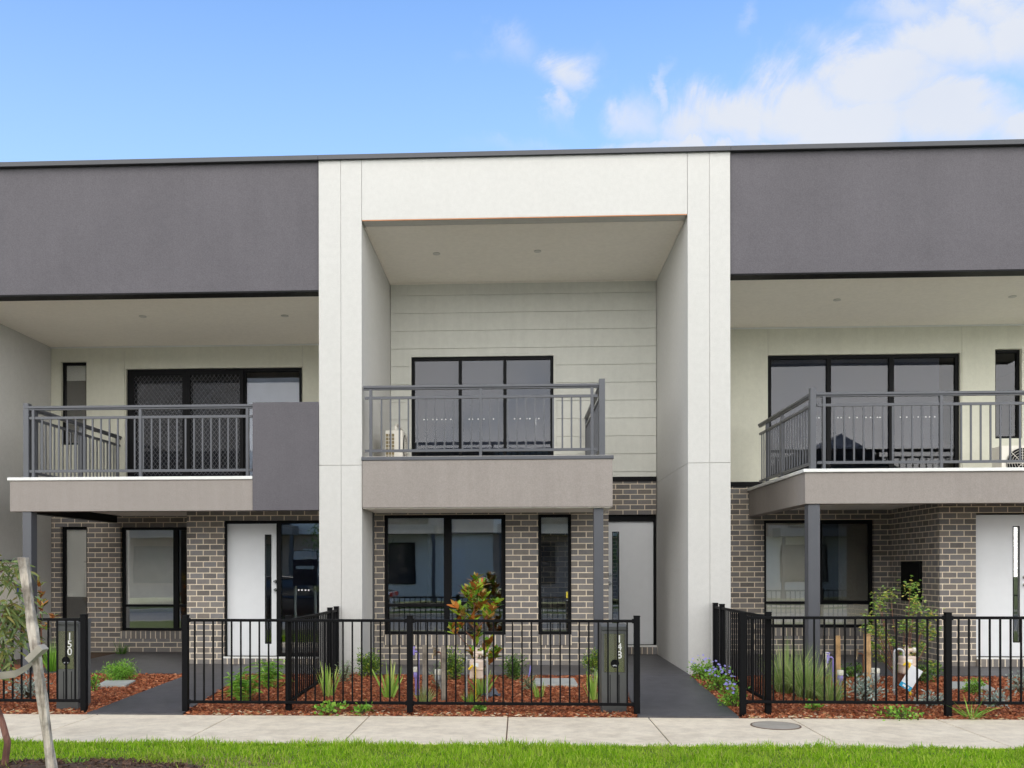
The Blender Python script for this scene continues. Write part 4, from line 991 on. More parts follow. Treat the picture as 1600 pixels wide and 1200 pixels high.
# lilly pilly
def lilly():
    p = at(1412, 1074); s = depth_of(p)/F; t = thing('lilly_pilly', 'tall airy lilly pilly with red stems behind the right gas meter', 'young tree', p); b = MB(); pos = []; dr = []
    tips = [(.0, 1.0, 1), (-.12, .92, .9), (-.40, .80, .6), (-.52, .70, .5), (-.30, .88, .8), (.26, .86, .8), (.36, .72, .8), (-.56, .58, 1), (.10, .80, 1), (-.05, .62, 1), (.40, .55, 1), (-.35, .55, 1), (.22, .60, 1), (-.18, .45, 1), (.32, .40, 1), (-.42, .40, 1), (0, .35, 1), (.15, .28, 1), (-.28, .28, .8), (.3, .22, .8), (-.1, .2, .8)]
    H = 165*s
    for (x, z, d_) in tips:
        tip = Vector((x*110*s, random.uniform(-.22, .22), z*H)); b0 = Vector((x*20*s, 0, z*H*.15)); mid = b0.lerp(tip, .6)+Vector((random.uniform(-.03, .03), 0, .03))
        b.tube([(0, 0, -.03), b0, mid, tip], [.010, .007, .005, .002], 5, False)
        for k in range(int(95*d_)):
            f = 1-abs(random.gauss(0, .22)); q = mid.lerp(tip, f)+Vector((random.gauss(0, .05), random.gauss(0, .05), random.gauss(0, .035))); a = random.uniform(0, 2*PI)
            pos.append(tuple(q)); dr.append((math.cos(a), math.sin(a), random.uniform(-.2, .8)))
    o = b.build('trunk', 'redstem', None); o.parent = t; m = len(pos)
    blades(m, pos, dr, .048*rng.uniform(.6, 1.2, m), .017, .2, LF, 3, 'foliage', 'lf_lily', t)
lilly()

# ------------------------------------------------------------------ sapling with stake and strap
M['wood_grey'] = None
def woodmat(name, a, b_, c):
    m = N(name); co = m.co(); mp = m.add('ShaderNodeMapping'); mp.inputs['Scale'].default_value = (30, 30, 2.2); m.link(co, mp.inputs[0])
    n1 = m.noise(1.0, 6, .7, mp.outputs[0]); n2 = m.noise(5, 4, .6)
    q = m.ramp(n1, [(.3, a), (.5, b_), (.72, c)]); q = m.mix(m.ramp(n2, [(.45, (0, 0, 0)), (.6, (.6, .6, .6))]), q, tuple(x*.3 for x in a)); m.col(q); m.set(Roughness=.9); m.bump(n1, .5, .004); return m.m
M['wood_grey'] = woodmat('weathered_timber', (.18, .14, .11), (.62, .54, .46), (.88, .81, .73))
M['wood_old'] = woodmat('old_grey_timber', (.20, .17, .14), (.30, .26, .21), (.40, .35, .29))
M['wood_new'] = woodmat('fresh_pine', (.42, .24, .10), (.55, .34, .16), (.66, .44, .24))
M['bark'] = woodmat('red_brown_bark', (.16, .06, .04), (.26, .12, .09), (.35, .2, .16))
M['strap'] = paint('canvas_strap', (.42, .38, .32), .9, .15, 0, .4)
sb = Vector((0, -5.70, PZ)); sb.x = X(85, -5.70, 1210)
st_top = P(36, 871, -5.82)
t = thing('tree_stake', 'weathered leaning timber stake in the grass at the left with canvas strap', 'stake', sb)
b = MB(); n_ = 10; a = Vector((sb.x, sb.y, PZ-.1)); c_ = st_top
for i in range(n_+1):
    p = a.lerp(c_, i/n_); w2 = .031 + .003*math.sin(i*2.1); k = len(b.v)
    for (ii, jj) in ((-1,-1),(1,-1),(1,1),(-1,1)): b.v.append((p.x+ii*w2+random.uniform(-.002, .002), p.y+jj*w2*.8, p.z))
    if i:
        for j in range(4): b.f.append((k-4+j, k-4+(j+1) % 4, k+(j+1) % 4, k+j))
b.f.append((3, 2, 1, 0)); k = len(b.v); b.f.append((k-4, k-3, k-2, k-1)); b.build('stake_timber', 'wood_grey', t, bevel=.004)
# sapling
tb = Vector((X(4, -5.40, 1215), -5.40, PZ)); 
t = thing('sapling', 'gum sapling with drooping leaves and reddish trunk at the left edge', 'young tree', tb)
def rel(px, py, Y): return P(px, py, Y)
trunk = [Vector((tb.x, tb.y, PZ-.05)), rel(8, 1190, -5.40), rel(12, 1160, -5.40), rel(4, 1130, -5.40), rel(-6, 1100, -5.42), rel(-14, 1050, -5.42), rel(-10, 980, -5.40), rel(-16, 900, -5.40), rel(-20, 860, -5.40)]
b = MB(); b.tube(trunk, [.030, .028, .027, .025, .022, .019, .015, .009, .004], 8)
ends = []
for (px, py, Y) in [(20,880,-5.40),(35,890,-5.40),(10,900,-5.40),(42,930,-5.39),(28,940,-5.40),(55,955,-5.40),(45,975,-5.40),(20,960,-5.40),(8,985,-5.39),(30,1000,-5.40),(50,995,-5.40),(14,1020,-5.40),(-10,900,-5.43),(-30,950,-5.40),(-40,1000,-5.40),(-5,1045,-5.40),(10,1050,-5.40),(-60,920,-5.43),(-80,980,-5.40),(-50,870,-5.40),(38,960,-5.38),(2,940,-5.38)]:
    tip = rel(px, py, Y); src_ = trunk[6] if py > 930 else trunk[7]; src_ = src_ + Vector((0, 0, -.03)); mid = src_.lerp(tip, .55)+Vector((0, 0, .06)); b.tube([src_, mid, tip], [.006, .004, .002], 5, False); ends.append((mid, tip))
b.build('trunk', 'bark', t, smooth=True)
pos = []; dr = []
for mid, tip in ends:
    for k in range(30):
        f = random.uniform(0, 1.15); q = mid.lerp(tip, f)+Vector([random.gauss(0, .035) for _ in range(3)]); a = random.uniform(0, 2*PI)
        pos.append(tuple(q - tb)); dr.append((math.cos(a)*.9+.25, math.sin(a)*.7, random.uniform(-1.0, .35)))
m = len(pos); blades(m, pos, dr, .10*rng.uniform(.55, 1.25, m),   .020*rng.uniform(.7, 1.2, m), .35, [.15, .9, 1, .6, .05], 4, 'foliage', 'lf_euc', t)
# strap from the stake to the trunk
sp = [P(66, 1016, -5.56), P(60, 1024, -5.58), P(44, 1042, -5.60), P(24, 1053, -5.63), P(0, 1056, -5.66), P(-14, 1054, -5.70)]
b = MB(); hw = .030; k = 0
for i, p in enumerate(sp):
    tw = .9 if i < 2 else 1.0; up = Vector((.35 if i < 3 else .1, -.25, 1)).normalized()*hw*tw
    b.v += [tuple(p-up), tuple(p+up), tuple(p+up+Vector((0, .004, 0))), tuple(p-up+Vector((0, .004, 0)))]
    if i:
        k = 4*i
        for j in range(4): b.f.append((k-4+j, k-4+(j+1) % 4, k+(j+1) % 4, k+j))
b.f.append((0, 1, 2, 3)); kk = len(b.v); b.f.append((kk-1, kk-2, kk-3, kk-4))
q = P(57, 1022, -5.81); w_ = .047
b.bar(q+Vector((-.05, .0, -.045)), q+Vector((.055, .0, .055)), .095, .05)
o = b.build('tree_tie', 'strap', smooth=False, bevel=.003); tag(o, 'beige canvas tie looped round the leaning stake and the sapling', 'strap')

# ------------------------------------------------------------------ services in the gardens
M['purple'] = paint('lilac_pipe', (.30, .24, .62), .4, .05); M['copper'] = paint('old_copper', (.22, .10, .06), .4, .2, .6); M['brass'] = paint('dull_brass', (.35, .27, .17), .4, .1, .8)
M['pvcw'] = paint('cream_pvc', (.70, .66, .55), .4, .05); M['greyp'] = paint('grey_pvc', (.38, .38, .38), .5, .05); M['beige'] = paint('meter_beige', (.70, .56, .46), .5, .06)
M['yellow'] = paint('yellow_pipe', (.90, .62, .02), .4, .04); M['galv'] = paint('galvanised_pipe', (.55, .56, .58), .35, .08, .7); M['tagw'] = paint('tag_white', (.8, .82, .85), .5, .02); M['tagb'] = paint('tag_blue', (.02, .35, .60), .5, .02)
def obj_at(px, py): p = at(px, py); return p, depth_of(p)/F
def stakeobj(label, px, pyb, pyt, wpx, mat, group):
    p, s = obj_at(px, pyb); h = (pyb-pyt)*s; w = wpx*s/2
    b = MB(); b.v = []; b.box(-w, w, -w, w, -.05, h)
    b.v = [(x*(1+.04*random.uniform(-1, 1)), y, z+(random.uniform(-.006, .006) if z > .1 else 0)) for x, y, z in b.v]
    o = b.build('timber_stake', mat, bevel=.003); o.location = p; tag(o, label, 'stake', group); o.rotation_euler = (random.uniform(-.01, .01), random.uniform(-.012, .012), .2)
stakeobj('weathered grey stake just right of the purple tap of the middle garden', 664, 1086, 1008, 8.5, 'wood_old', 'garden tap stakes')
stakeobj('weathered grey stake behind the copper tap of the middle garden', 694, 1094, 1009, 8.5, 'wood_old', 'garden tap stakes')
stakeobj('fresh orange pine stake right beside the purple tap of the right garden', 1309, 1068, 993, 7, 'wood_new', 'garden tap stakes')
stakeobj('fresh orange pine stake behind the copper tap of the right garden', 1356, 1082, 990, 8, 'wood_new', 'garden tap stakes')
def tap(label, px, pyb, pyt, mat, arm=-12, grp='standpipe taps'):
    p, s = obj_at(px, pyb); h = (pyb-pyt)*s; t = thing('garden_tap', label, 'tap', p, grp); r = .011
    b = MB(); b.tube([(0, 0, -.03), (0, 0, h-.02), (arm*s*.3, 0, h), (arm*s, 0, h)], r, 8); o = b.build('standpipe', mat, None, smooth=True); o.parent = t
    x = arm*s; b = MB(); b.tube([(x, 0, h+.03), (x, 0, h-.04)], .017, 8); b.tube([(x, -.0, h-.01), (x-.02, -.03, h-.03), (x-.02, -.04, h-.07)], .011, 8); o = b.build('tap_body', 'brass' if mat != 'purple' else 'purple', None, smooth=True); o.parent = t
    b = MB(); b.tube([(x, 0, h+.03), (x, 0, h+.05)], .005, 6); b.tube([(x-.025, 0, h+.05), (x+.025, 0, h+.05)], .008, 6); b.tube([(x, -.025, h+.05), (x, .025, h+.05)], .008, 6); o = b.build('tap_handle', 'purple' if mat == 'purple' else 'brass', None, smooth=True); o.parent = t
    return t
tap('lilac recycled water tap in the middle garden', 654, 1088, 1018, 'purple', -8)
tap('copper garden tap in the middle garden', 690, 1090, 1019, 'copper', -11)
tap('lilac recycled water tap in the right garden', 1302, 1078, 1027, 'purple', -8)
tap('copper garden tap in the right garden', 1349, 1070, 1021, 'copper', -10)
def riser(label, px, pyb, pyt, body='greyp', capm='pvcw', lean=0, wpx=9):
    p, s = obj_at(px, pyb); h = (pyb-pyt)*s; w = wpx*s/2; t = thing('water_meter', label, 'water meter', p, 'capped water risers')
    b = MB(); b.tube([(lean, 0, -.03), (lean*.3, 0, h*.5), (0, 0, h*.66)], [.012, .013, w*.75], 10); o = b.build('riser_pipe', body, None, smooth=True); o.parent = t
    b = MB(); b.lathe([(w*.8, h*.62), (w, h*.66), (w*.95, h*.80), (w*.8, h*.82)], (0, 0, 0), 14); o = b.build('valve_body', body, None, smooth=True); o.parent = t
    b = MB(); b.lathe([(w*1.05, h*.825), (w*1.1, h*.97), (w*.95, h)], (0, 0, 0), 14); o = b.build('cap', capm, None, smooth=True); o.parent = t
riser('cream capped riser with lilac pipe left of the weathered stakes', 650, 1086, 1042, 'purple', 'pvcw', 0, 8)
riser('cream capped riser with a leaning grey pipe between the weathered stakes', 685, 1092, 1046, 'greyp', 'pvcw', .08, 11)
riser('cream capped riser with lilac pipe right of the lilac tap in the right garden', 1313, 1092, 1047, 'purple', 'pvcw', 0, 9)
riser('cream capped riser on a grey pipe right of the orange stakes', 1368, 1088, 1044, 'greyp', 'pvcw', 0, 12)
b = MB(); p, s = obj_at(1291, 1046); b.tube([(0, 0, 0), (0, 0, .15)], .012, 8); b.lathe([(.02, .12), (.042, .14), (.045, .22), (.03, .25)], (0, 0, 0), 14); o = b.build('garden_light', 'pvcw', smooth=True); o.location = p; tag(o, 'white round headed garden fitting left of the lilac tap in the right garden', 'garden fitting')
def gasmeter(label, px, pyb, pyt, wpx, tagged=False):
    p, s = obj_at(px, pyb); H = (pyb-pyt)*s; w = wpx*s; t = thing('gas_meter', label, 'gas meter', p, 'gas meters on their risers')
    def A(mb, nm, mt, **k): o = mb.build(nm, mt, None, **k); o.parent = t; return o
    A(MB().box(-w*.42, w*.42, -.08, .08, H*.42, H*.80), 'meter_body', 'beige', bevel=.02)
    b = MB(); b.box(-w*.46, w*.46, -.088, .088, H*.60, H*.635); A(b, 'seam', 'beige', bevel=.004)
    A(MB().box(-w*.2, w*.12, -.083, -.0805, H*.66, H*.74), 'dial', 'tagw')
    b = MB(); b.tube([(-w*.05, 0, H*.8), (-w*.05, 0, H*.98)], .02, 10); b.tube([(-w*.2, 0, H*.92), (w*.45, 0, H*.92)], .022, 10); b.lathe([(.03, H*.84), (.035, H*.88), (.02, H*.9)], (-w*.05, 0, 0), 12); b.lathe([(.018, H*.96), (.018, H*1.02), (.008, H*1.03)], (-w*.05, 0, 0), 10); A(b, 'regulator', 'beige', smooth=True)
    b = MB(); b.tube([(w*.3, 0, H*.92), (w*.45, 0, H*.92)], .034, 12); A(b, 'union', 'pvcw', smooth=True)
    b = MB(); b.tube([(-w*.08, -.11, -.03), (-w*.08, -.11, H*.55), (-w*.08, -.10, H*.68)], .013, 8); A(b, 'gas_pipe', 'yellow', smooth=True)
    b = MB(); b.tube([(-w*.45, -.1, H*.62), (-w*.2, -.11, H*.70)], .012, 8); A(b, 'valve_lever', 'yellow')
    for sx in ((-w*.62, w*.62) if not tagged else (-w*.75,)):
        b = MB(); b.tube([(sx, 0, -.03), (sx, 0, H*.85)], .012, 8); A(b, 'support_pipe', 'galv', smooth=True)
    if tagged:
        pts = [(-w*.55+.055*math.cos(PI*i/8)*-1, -.02, H*.86+.05*math.sin(PI*i/8)) for i in range(9)]
        b = MB(); b.tube([(-w*.55-.055, -.02, -.02)]+pts+[(-w*.55+.055, -.02, H*.78)], .015, 8); A(b, 'vent_pipe', 'galv', smooth=True)
        # tag: tilted white card with blue foot
        def card(x0, x1, z0, z1, y, mt, nm):
            a_ = math.radians(-32); cs, sn = math.cos(a_), math.sin(a_); b = MB(); b.box(x0, x1, y-.001, y+.001, z0, z1)
            b.v = [(x*cs - z*sn - w*.12, yy, x*sn + z*cs + H*.36) for x, yy, z in b.v]; A(b, nm, mt)
        card(-.075, .075, -.085, .14, -.15, 'tagw', 'tag_card'); card(-.075, .075, -.14, -.0855, -.15, 'tagb', 'tag_foot'); card(-.04, .04, -.125, -.10, -.1525, 'tagw', 'tag_mark')
    return t
gasmeter('beige gas meter with yellow pipe under the tall magnolia', 745, 1094, 1014, 26)
gasmeter('beige gas meter with yellow pipe and a white and blue tag in the right garden', 1418, 1084, 1010, 26, True)
# pit lids
def lid(label, pts, mat='lid', name='pit_lid', th=.03):
    b = MB(); P3 = [at(*p) for p in pts]; c = sum(P3, Vector())/len(P3); k = len(P3)
    b.v = [(p.x, p.y, gz(p.y)+th) for p in P3]+[(p.x, p.y, gz(p.y)-.03) for p in P3]; b.f.append(tuple(range(k)))
    for i in range(k): j = (i+1) % k; b.f.append((i, i+k, j+k, j))
    o = b.build(name, mat, bevel=.003); tag(o, label, 'pit lid', 'concrete pit lids in the mulch')
lid('grey rectangular pit lid in the middle garden', [(833,1073), (903,1073), (897,1063), (836,1063)])
lid('narrow grey pit lid in front of the left porch', [(150,1074), (196,1074), (212,1066), (166,1066)])
lid('grey pit lid behind the long post of the right fence', [(1484,1078), (1555,1080), (1535,1069), (1476,1068)])
# round cover in the footpath
c = at(1212, 1134); t = thing('manhole_cover', 'round metal rimmed cover set in the footpath at the right', 'manhole cover', (c.x, c.y, PZ))
b = MB(); b.lathe([(.242, -.02), (.242, .0045), (.226, .0045), (.226, -.02)], (0, 0, 0), 48); o = b.build('rim', 'joint', None); o.parent = t
b = MB(); b.lathe([(.224, -.02), (.224, .0055), (.20, .007)], (0, 0, 0), 48); o = b.build('lid', conc('cover_concrete', (.34, .30, .24), (.42, .37, .30)), None); o.parent = t
# crumpled scrap of fabric
b = MB(); p = at(767, 1088); n = 9
for j in range(n):
    for i in range(n):
        b.v.append(((i-4)*.028+random.uniform(-.006, .006), (j-4)*.02, .012+.03*max(0, math.sin(i*1.3)*math.cos(j*1.1))+(.09*math.exp(-((i-5)**2+(j-5)**2)/2.0))))
for j in range(n-1):
    for i in range(n-1): k = j*n+i; b.f.append((k, k+1, k+n+1, k+n))
o = b.build('plastic_scrap', paint('scrap_grey', (.10, .11, .13), .5), smooth=True); o.location = p; tag(o, 'crumpled grey scrap lying on the mulch right of the middle gas meter', 'scrap'); 
sm_ = o.modifiers.new('thickness', 'SOLIDIFY'); sm_.thickness = .003

# ------------------------------------------------------------------ mulch chips
def chips(n, area, name):
    P0 = []; 
    x = rng.uniform(area[0], area[1], n); y = rng.uniform(area[2], area[3], n)
    ok = np.ones(n, bool)
    def inpoly(x, y, poly):
        r = np.zeros(len(x), bool); k = len(poly)
        for i in range(k):
            a, c = poly[i], poly[(i+1) % k]
            cond = ((a[1] > y) != (c[1] > y)); xi = (c[0]-a[0])*(y-a[1])/(c[1]-a[1]+1e-12)+a[0]; r ^= cond & (x < xi)
        return r
    for poly in POLYS: ok &= ~inpoly(x, y, poly)
    ok &= ~((x > XpL) & (x < XpR) & (y > 0)) & ~((x > XqL) & (x < XqR) & (y > 0)); ok &= ~((y > PL+.02) & (x > XqR)) & ~((y > PL) & (x > XpR) & (x < XqL))
    x = x[ok]; y = y[ok]; n = len(x)
    z = np.where(y >= -.2, 0, -.115*((-.2-y)/(-.2-PB)))
    base = np.stack([x, y, z+rng.uniform(-.012, .012, n)], 1); a = rng.uniform(0, 2*PI, n)
    d = np.stack([np.cos(a), np.sin(a), rng.uniform(-.25, .45, n)], 1); L = rng.uniform(.012, .045, n)
    o = blades(n, base, d, L, L*rng.uniform(.25, .6, n), 0, [.7, 1, .5], 2, name, 'chips'); tag(o, 'red brown bark mulch chips covering the garden beds', 'mulch', None, 'stuff')
def pp(*v): return [(q.x, q.y) for q in v]
POLYS = [pp(*porchL), pp(V2(p1.x, PB-.1), V2(p2.x, PB-.1), V2(p4.x, PL+.01), V2(p3.x, PL+.01)), pp(V2(e1.x, PB-.1), V2(e2.x, PB-.1), V2(XqL-.01, -.14), V2(XqL-.95, PL+.003))]
chips(150000, (-8.3, 8.0, PB+.003, .35), 'bark_mulch'); 
n = 900; x = rng.uniform(-8, 7.8, n); y = PB - .05 + rng.exponential(.12, n); ok = (y < -.3) & ~((x > p1.x-.1) & (x < p2.x+.25)) & ~((x > e1.x-.1) & (x < e2.x+.05)); x, y = x[ok], y[ok]; n = len(x); a = rng.uniform(0, 2*PI, n)
M['litter'] = leafmat('fallen_leaves', [(.45, .33, .2), (.6, .5, .36), (.3, .18, .09), (.5, .42, .2)], None, .8, 0)
o = blades(n, np.stack([x, y, np.array([gz(v) for v in y])+.012], 1), np.stack([np.cos(a), np.sin(a), rng.uniform(-.1, .3, n)], 1), rng.uniform(.02, .06, n), .012, 0, [.4, 1, .3], 2, 'leaf_litter', 'litter'); tag(o, 'pale fallen leaves and straw on the mulch along the footpath edge', 'leaf litter', None, 'stuff')
# ------------------------------------------------------------------ lawn
def lawn():
    n = 150000; x = rng.uniform(-8.5, 8.5, n); y = PF + .02 - rng.uniform(0, 1, n)**1.0*1.75
    # bare soil round the sapling
    r = np.hypot((x-(sb.x+.05))/1.05, (y-(-5.55))/.42); keep = (r > 1+.18*np.sin(x*9)+.1*np.sin(y*23)) | (rng.uniform(0, 1, n) < .03)
    x = x[keep]; y = y[keep]; n = len(x)
    cl = .5+.5*np.sin(x*3.1+1.7*np.sin(y*4+x*.7))*np.sin(y*5.3+1.2*np.sin(x*2.3)); cl = .5*cl+.5*(.5+.5*np.sin(x*11+3*np.sin(y*9))*np.cos(y*13+x*3))
    edge = np.clip((PF+.02-y)/.1, .0, 1)
    L = (.03+.115*cl**1.4)*rng.uniform(.5, 1.35, n)*(.6+.4*edge)
    a = rng.uniform(0, 2*PI, n); le = rng.uniform(.1, .75, n); d = np.stack([np.cos(a)*le, np.sin(a)*le, np.ones(n)], 1)
    dry = rng.uniform(0, 1, n) < (.04+.55*np.exp(-(((x-(sb.x+1.0))/.8)**2+((y+5.25)/.28)**2))+.10*(np.sin(x*1.9+2)*np.sin(y*6+x) > .5))
    base = np.stack([x, y, np.full(n, PZ-.014)], 1); sd = np.stack([-np.sin(a), np.cos(a), np.zeros(n)], 1)+rng.normal(size=(n, 3))*.5
    g_ = ~dry
    o = blades(g_.sum(), base[g_], d[g_], L[g_], .0065*rng.uniform(.7, 1.3, g_.sum()), rng.uniform(.1, .6, g_.sum()), BL, 3, 'lawn_grass', 'grass', None, sd[g_]); tag(o, 'bright green grass of the nature strip along the footpath', 'grass', None, 'stuff')
    o = blades(dry.sum(), base[dry], d[dry]*np.array([1.6, 1.6, .6]), L[dry]*.9, .004, .4, BL, 3, 'dry_grass', 'dry', None, sd[dry]); tag(o, 'dry straw scattered through the grass of the nature strip', 'straw', None, 'stuff')
lawn()
b = MB(); n = 40
for j in range(n+1):
    for i in range(n+1):
        x = sb.x+.05+(i/n-.5)*2.3; y = -5.55+(j/n-.5)*.96; r = math.hypot((x-sb.x-.05)/1.15, (y+5.55)/.48); b.v.append((x, y, PZ-.01+max(0, 1-r)*.05*random.uniform(.3, 1.2)-max(0, r-.95)*.1))
for j in range(n):
    for i in range(n): k = j*(n+1)+i; b.f.append((k, k+1, k+n+2, k+n+1))
struct(b, 'soil_patch', 'soil', smooth=True)
n = 2500; a = rng.uniform(0, 2*PI, n); r = np.sqrt(rng.uniform(0, 1, n)); base = np.stack([sb.x+.05+np.cos(a)*r*1.05, -5.55+np.sin(a)*r*.43, PZ+rng.uniform(-.005, .035, n)*(1-r)+.0], 1); a2 = rng.uniform(0, 2*PI, n)
M['clod'] = leafmat('soil_chips', [(.05, .028, .018), (.10, .055, .035), (.17, .10, .065), (.07, .04, .025)], None, .9, 0)
o = blades(n, base, np.stack([np.cos(a2), np.sin(a2), rng.uniform(-.2, .6, n)], 1), rng.uniform(.015, .05, n), .014, 0, [.7, 1, .5], 2, 'soil_litter', 'clod'); tag(o, 'dark bark litter heaped round the sapling and its stake', 'litter', None, 'stuff')
tuft('weed', 'pale green weed in the soil beside the leaning stake', 'weed', 120, 1192, 16, 40, 40, .012, 'lf_green', .5, loc=Vector((X(120, -5.3, 1195), -5.3, PZ)))

M['farbrown'] = render_mat('brown_render', (.46, .36, .31), .05, .3); M['farwhite'] = render_mat('bright_white_render', (.82, .80, .76), .03, .1)
# ------------------------------------------------------------------ street opposite (seen mirrored in the windows)
def far_house(x0, x1, label, wallm, upm, gable=False, Yf=-24.5):
    t = thing('facing_house', label, 'house', ((x0+x1)/2, Yf, 0), 'houses across the street'); H = 6.9; xa, xb = x0-.098, x1+.098
    b = MB(); b.box(xa, xb, Yf-8, Yf, 0, 2.9); b.build('lower_wall', wallm, t)
    b = MB(); b.box(xa, xb, Yf-8, Yf+.3, 2.91, H if not gable else 5.4); b.build('upper_wall', upm, t)
    if gable:
        b = MB(); b.prism([(xa-.4, 5.41), (xb+.4, 5.41), ((xa+xb)/2, 7.6)], lambda p, q: (p, Yf+.8, q), lambda p, q: (p, Yf-8.4, q)); b.build('roof', 'cap', t)
    else:
        b = MB(); b.box(xa-.02, xb+.02, Yf-8, Yf+.36, H+.001, H+.1); b.build('roof', 'cap', t)
    w = xb-xa
    for (fx_, fw_, z0, z1, up) in ((.10, .34, .75, 2.5, 0), (.14, .40, 3.3, 5.2, 1), (.70, .18, 3.9, 5.2, 1)):
        yy = Yf+(.3 if up else 0); a_, c_ = xa+w*fx_, xa+w*(fx_+fw_); n_ = node('window', t)
        b = MB(); frame_bars(b, a_, c_, z0, z1, yy+.002, .07, .06); b.build('frame', 'black', n_)
        b = MB(); b.box(a_+.07, c_-.07, yy+.01, yy+.02, z0+.07, z1-.07); b.build('pane', 'farglass', n_)
    b = MB(); b.box(xa+w*.62, xa+w*.80, Yf+.002, Yf+.05, .1, 2.25); b.build('door', 'door', t)
    b = MB(); b.box(xa+.2, xa+w*.6, Yf+.301, Yf+1.5, 2.85, 3.25); b.build('balcony', 'taupe', t)
    for fx_ in (.05, .58): b = MB(); b.box(xa+w*fx_, xa+w*fx_+.14, Yf+1.3, Yf+1.44, 0, 2.849); b.build('column', 'steel', t)
m_ = N('far_window_glass'); m_.col((.03, .035, .045)); m_.set(Roughness=.05, Specular_IOR_Level=.8); M['farglass'] = m_.m
far_house(-19, -13.2, 'taupe and charcoal house across the street', 'farbrown', 'farbrown'); far_house(-13, -7.2, 'white house across the street', 'farbrown', 'farwhite')
far_house(-7, -1.2, 'taupe topped house across the street', 'farwhite', 'farbrown'); far_house(-1, 4.8, 'white topped house across the street beside the gabled house', 'farbrown', 'farwhite')
far_house(5, 11.4, 'gabled cream house across the street', 'farbrown', 'cream', True, -25.5); far_house(11.8, 18, 'gabled taupe house across the street', 'farwhite', 'farbrown', True, -25.5)
def street_tree(x, y, h, label):
    t = thing('street_tree', label, 'tree', (x, y, PZ), 'street trees across the road'); b = MB(); b.tube([(0, 0, -.05), (.05, 0, h*.4), (0, .05, h*.9)], [.06, .05, .02], 7)
    pos = []; dr = []
    for i in range(14):
        a = random.uniform(0, 2*PI); tip = Vector((math.cos(a)*h*.28, math.sin(a)*h*.28, h*random.uniform(.5, 1))); b.tube([(0, 0, h*.35), tip*.6+Vector((0, 0, h*.2)), tip], [.03, .02, .006], 5, False)
        for k in range(110): pos.append(tuple(tip+Vector([random.gauss(0, h*.09) for _ in range(3)]))); dr.append(tuple(random.gauss(0, 1) for _ in range(3)))
    o = b.build('trunk', 'bark', None); o.parent = t; m = len(pos); blades(m, pos, dr, .13*rng.uniform(.6, 1.2, m), .05, .2, LF, 3, 'crown', 'lf_dark', t)
street_tree(-6.2, -17.8, 3.4, 'young tree across the road opposite the left house'); street_tree(4.5, -17.8, 3.0, 'young tree across the road opposite the right house'); street_tree(-11, -17.8, 4.2, 'taller young tree across the road at the far left')
def carpaint(name, c): m = N(name); m.col(c); m.set(Roughness=.25, Metallic=.3, Coat_Weight=1.0, Coat_Roughness=.03); return m.m
def car(label, x, y, rz, paintm):
    t = thing('parked_car', label, 'car', (x, y, PZ-.15), 'cars parked in the street', rz)
    def A(mb, nm, mt, par=None, **k): o = mb.build(nm, mt, None, **k); o.parent = par or t; return o
    low = [(-2.25, .35), (-2.3, .62), (-2.2, .95), (-1.6, 1.03), (.75, .98), (1.5, .90), (2.05, .76), (2.2, .55), (2.15, .3)]
    def arch(c): return [(c+.36*math.cos(a), .32+.36*math.sin(a)) for a in [PI*i/8 for i in range(9)]]
    prof = low + [(1.75, .27)] + [(p, max(q, .27)) for p, q in arch(1.35)] + [(p, max(q, .27)) for p, q in arch(-1.35)] + [(-1.75, .27)]
    b = MB(); b.prism(prof, lambda p, q: (p, -.87+(.10 if abs(p) > 2 else 0), q), lambda p, q: (p, .87-(.10 if abs(p) > 2 else 0), q)); A(b, 'body', paintm, bevel=.05)
    cab = [(-1.95, 1.0), (-1.45, 1.42), (-.1, 1.5), (.45, 1.42), (1.1, .97)]
    b = MB(); b.prism(cab, lambda p, q: (p, -.8+(q-.97)*.32, q), lambda p, q: (p, .8-(q-.97)*.32, q)); A(b, 'cabin_glass', 'farglass', bevel=.02)
    b = MB(); rf = [(-1.5, 1.40), (-1.35, 1.45), (-.1, 1.525), (.4, 1.455), (.5, 1.41)]; b.prism(rf, lambda p, q: (p, -.67, q), lambda p, q: (p, .67, q)); A(b, 'roof', paintm, bevel=.02)
    for wx in (-1.35, 1.35):
        for wy in (-.80, .80):
            w = node('wheel', t); b = MB(); b.tube([(wx, wy-.1, .32), (wx, wy+.1, .32)], .32, 24); A(b, 'tyre', 'black', w, bevel=.02)
            b = MB(); sgn = 1 if wy > 0 else -1; b.tube([(wx, wy+sgn*.101, .32), (wx, wy+sgn*.112, .32)], .21, 20); A(b, 'rim', 'galv', w)
    for wy in (-.62, .62):
        b = MB(); b.box(2.0, 2.17, wy-.17, wy+.17, .60, .73); A(b, 'headlight', 'lens', bevel=.03)
        b = MB(); b.box(-2.31, -2.2, wy-.15, wy+.15, .78, .92); A(b, 'tail_light', 'redlens', bevel=.03)
    A(MB().box(2.14, 2.215, -.4, .4, .48, .66), 'grille', 'black', bevel=.01)
    b = MB(); b.box(2.19, 2.225, -.19, .19, .36, .46); A(b, 'number_plate', 'tagw')
t = thing('advertising_board', 'dark board on two posts on the near verge, mirrored in the left door sidelight', 'board', (-5.35, -7.9, PZ))
b = MB(); b.box(-5.66, -5.04, -7.92, -7.88, 1.0, 1.88); b.build('panel', paint('navy_board', (.01, .014, .035), .3), t)
b = MB(); b.box(-5.64, -5.06, -7.876, -7.872, 1.66, 1.86); b.box(-5.58, -5.12, -7.876, -7.872, 1.42, 1.50); b.build('pale_band', paint('board_pale_blue', (.45, .52, .62), .4), t)
for px_ in (-5.62, -5.12): b = MB(); b.box(px_, px_+.04, -7.96, -7.921, PZ-.05, 1.8); b.build('post', 'farwhite', t)
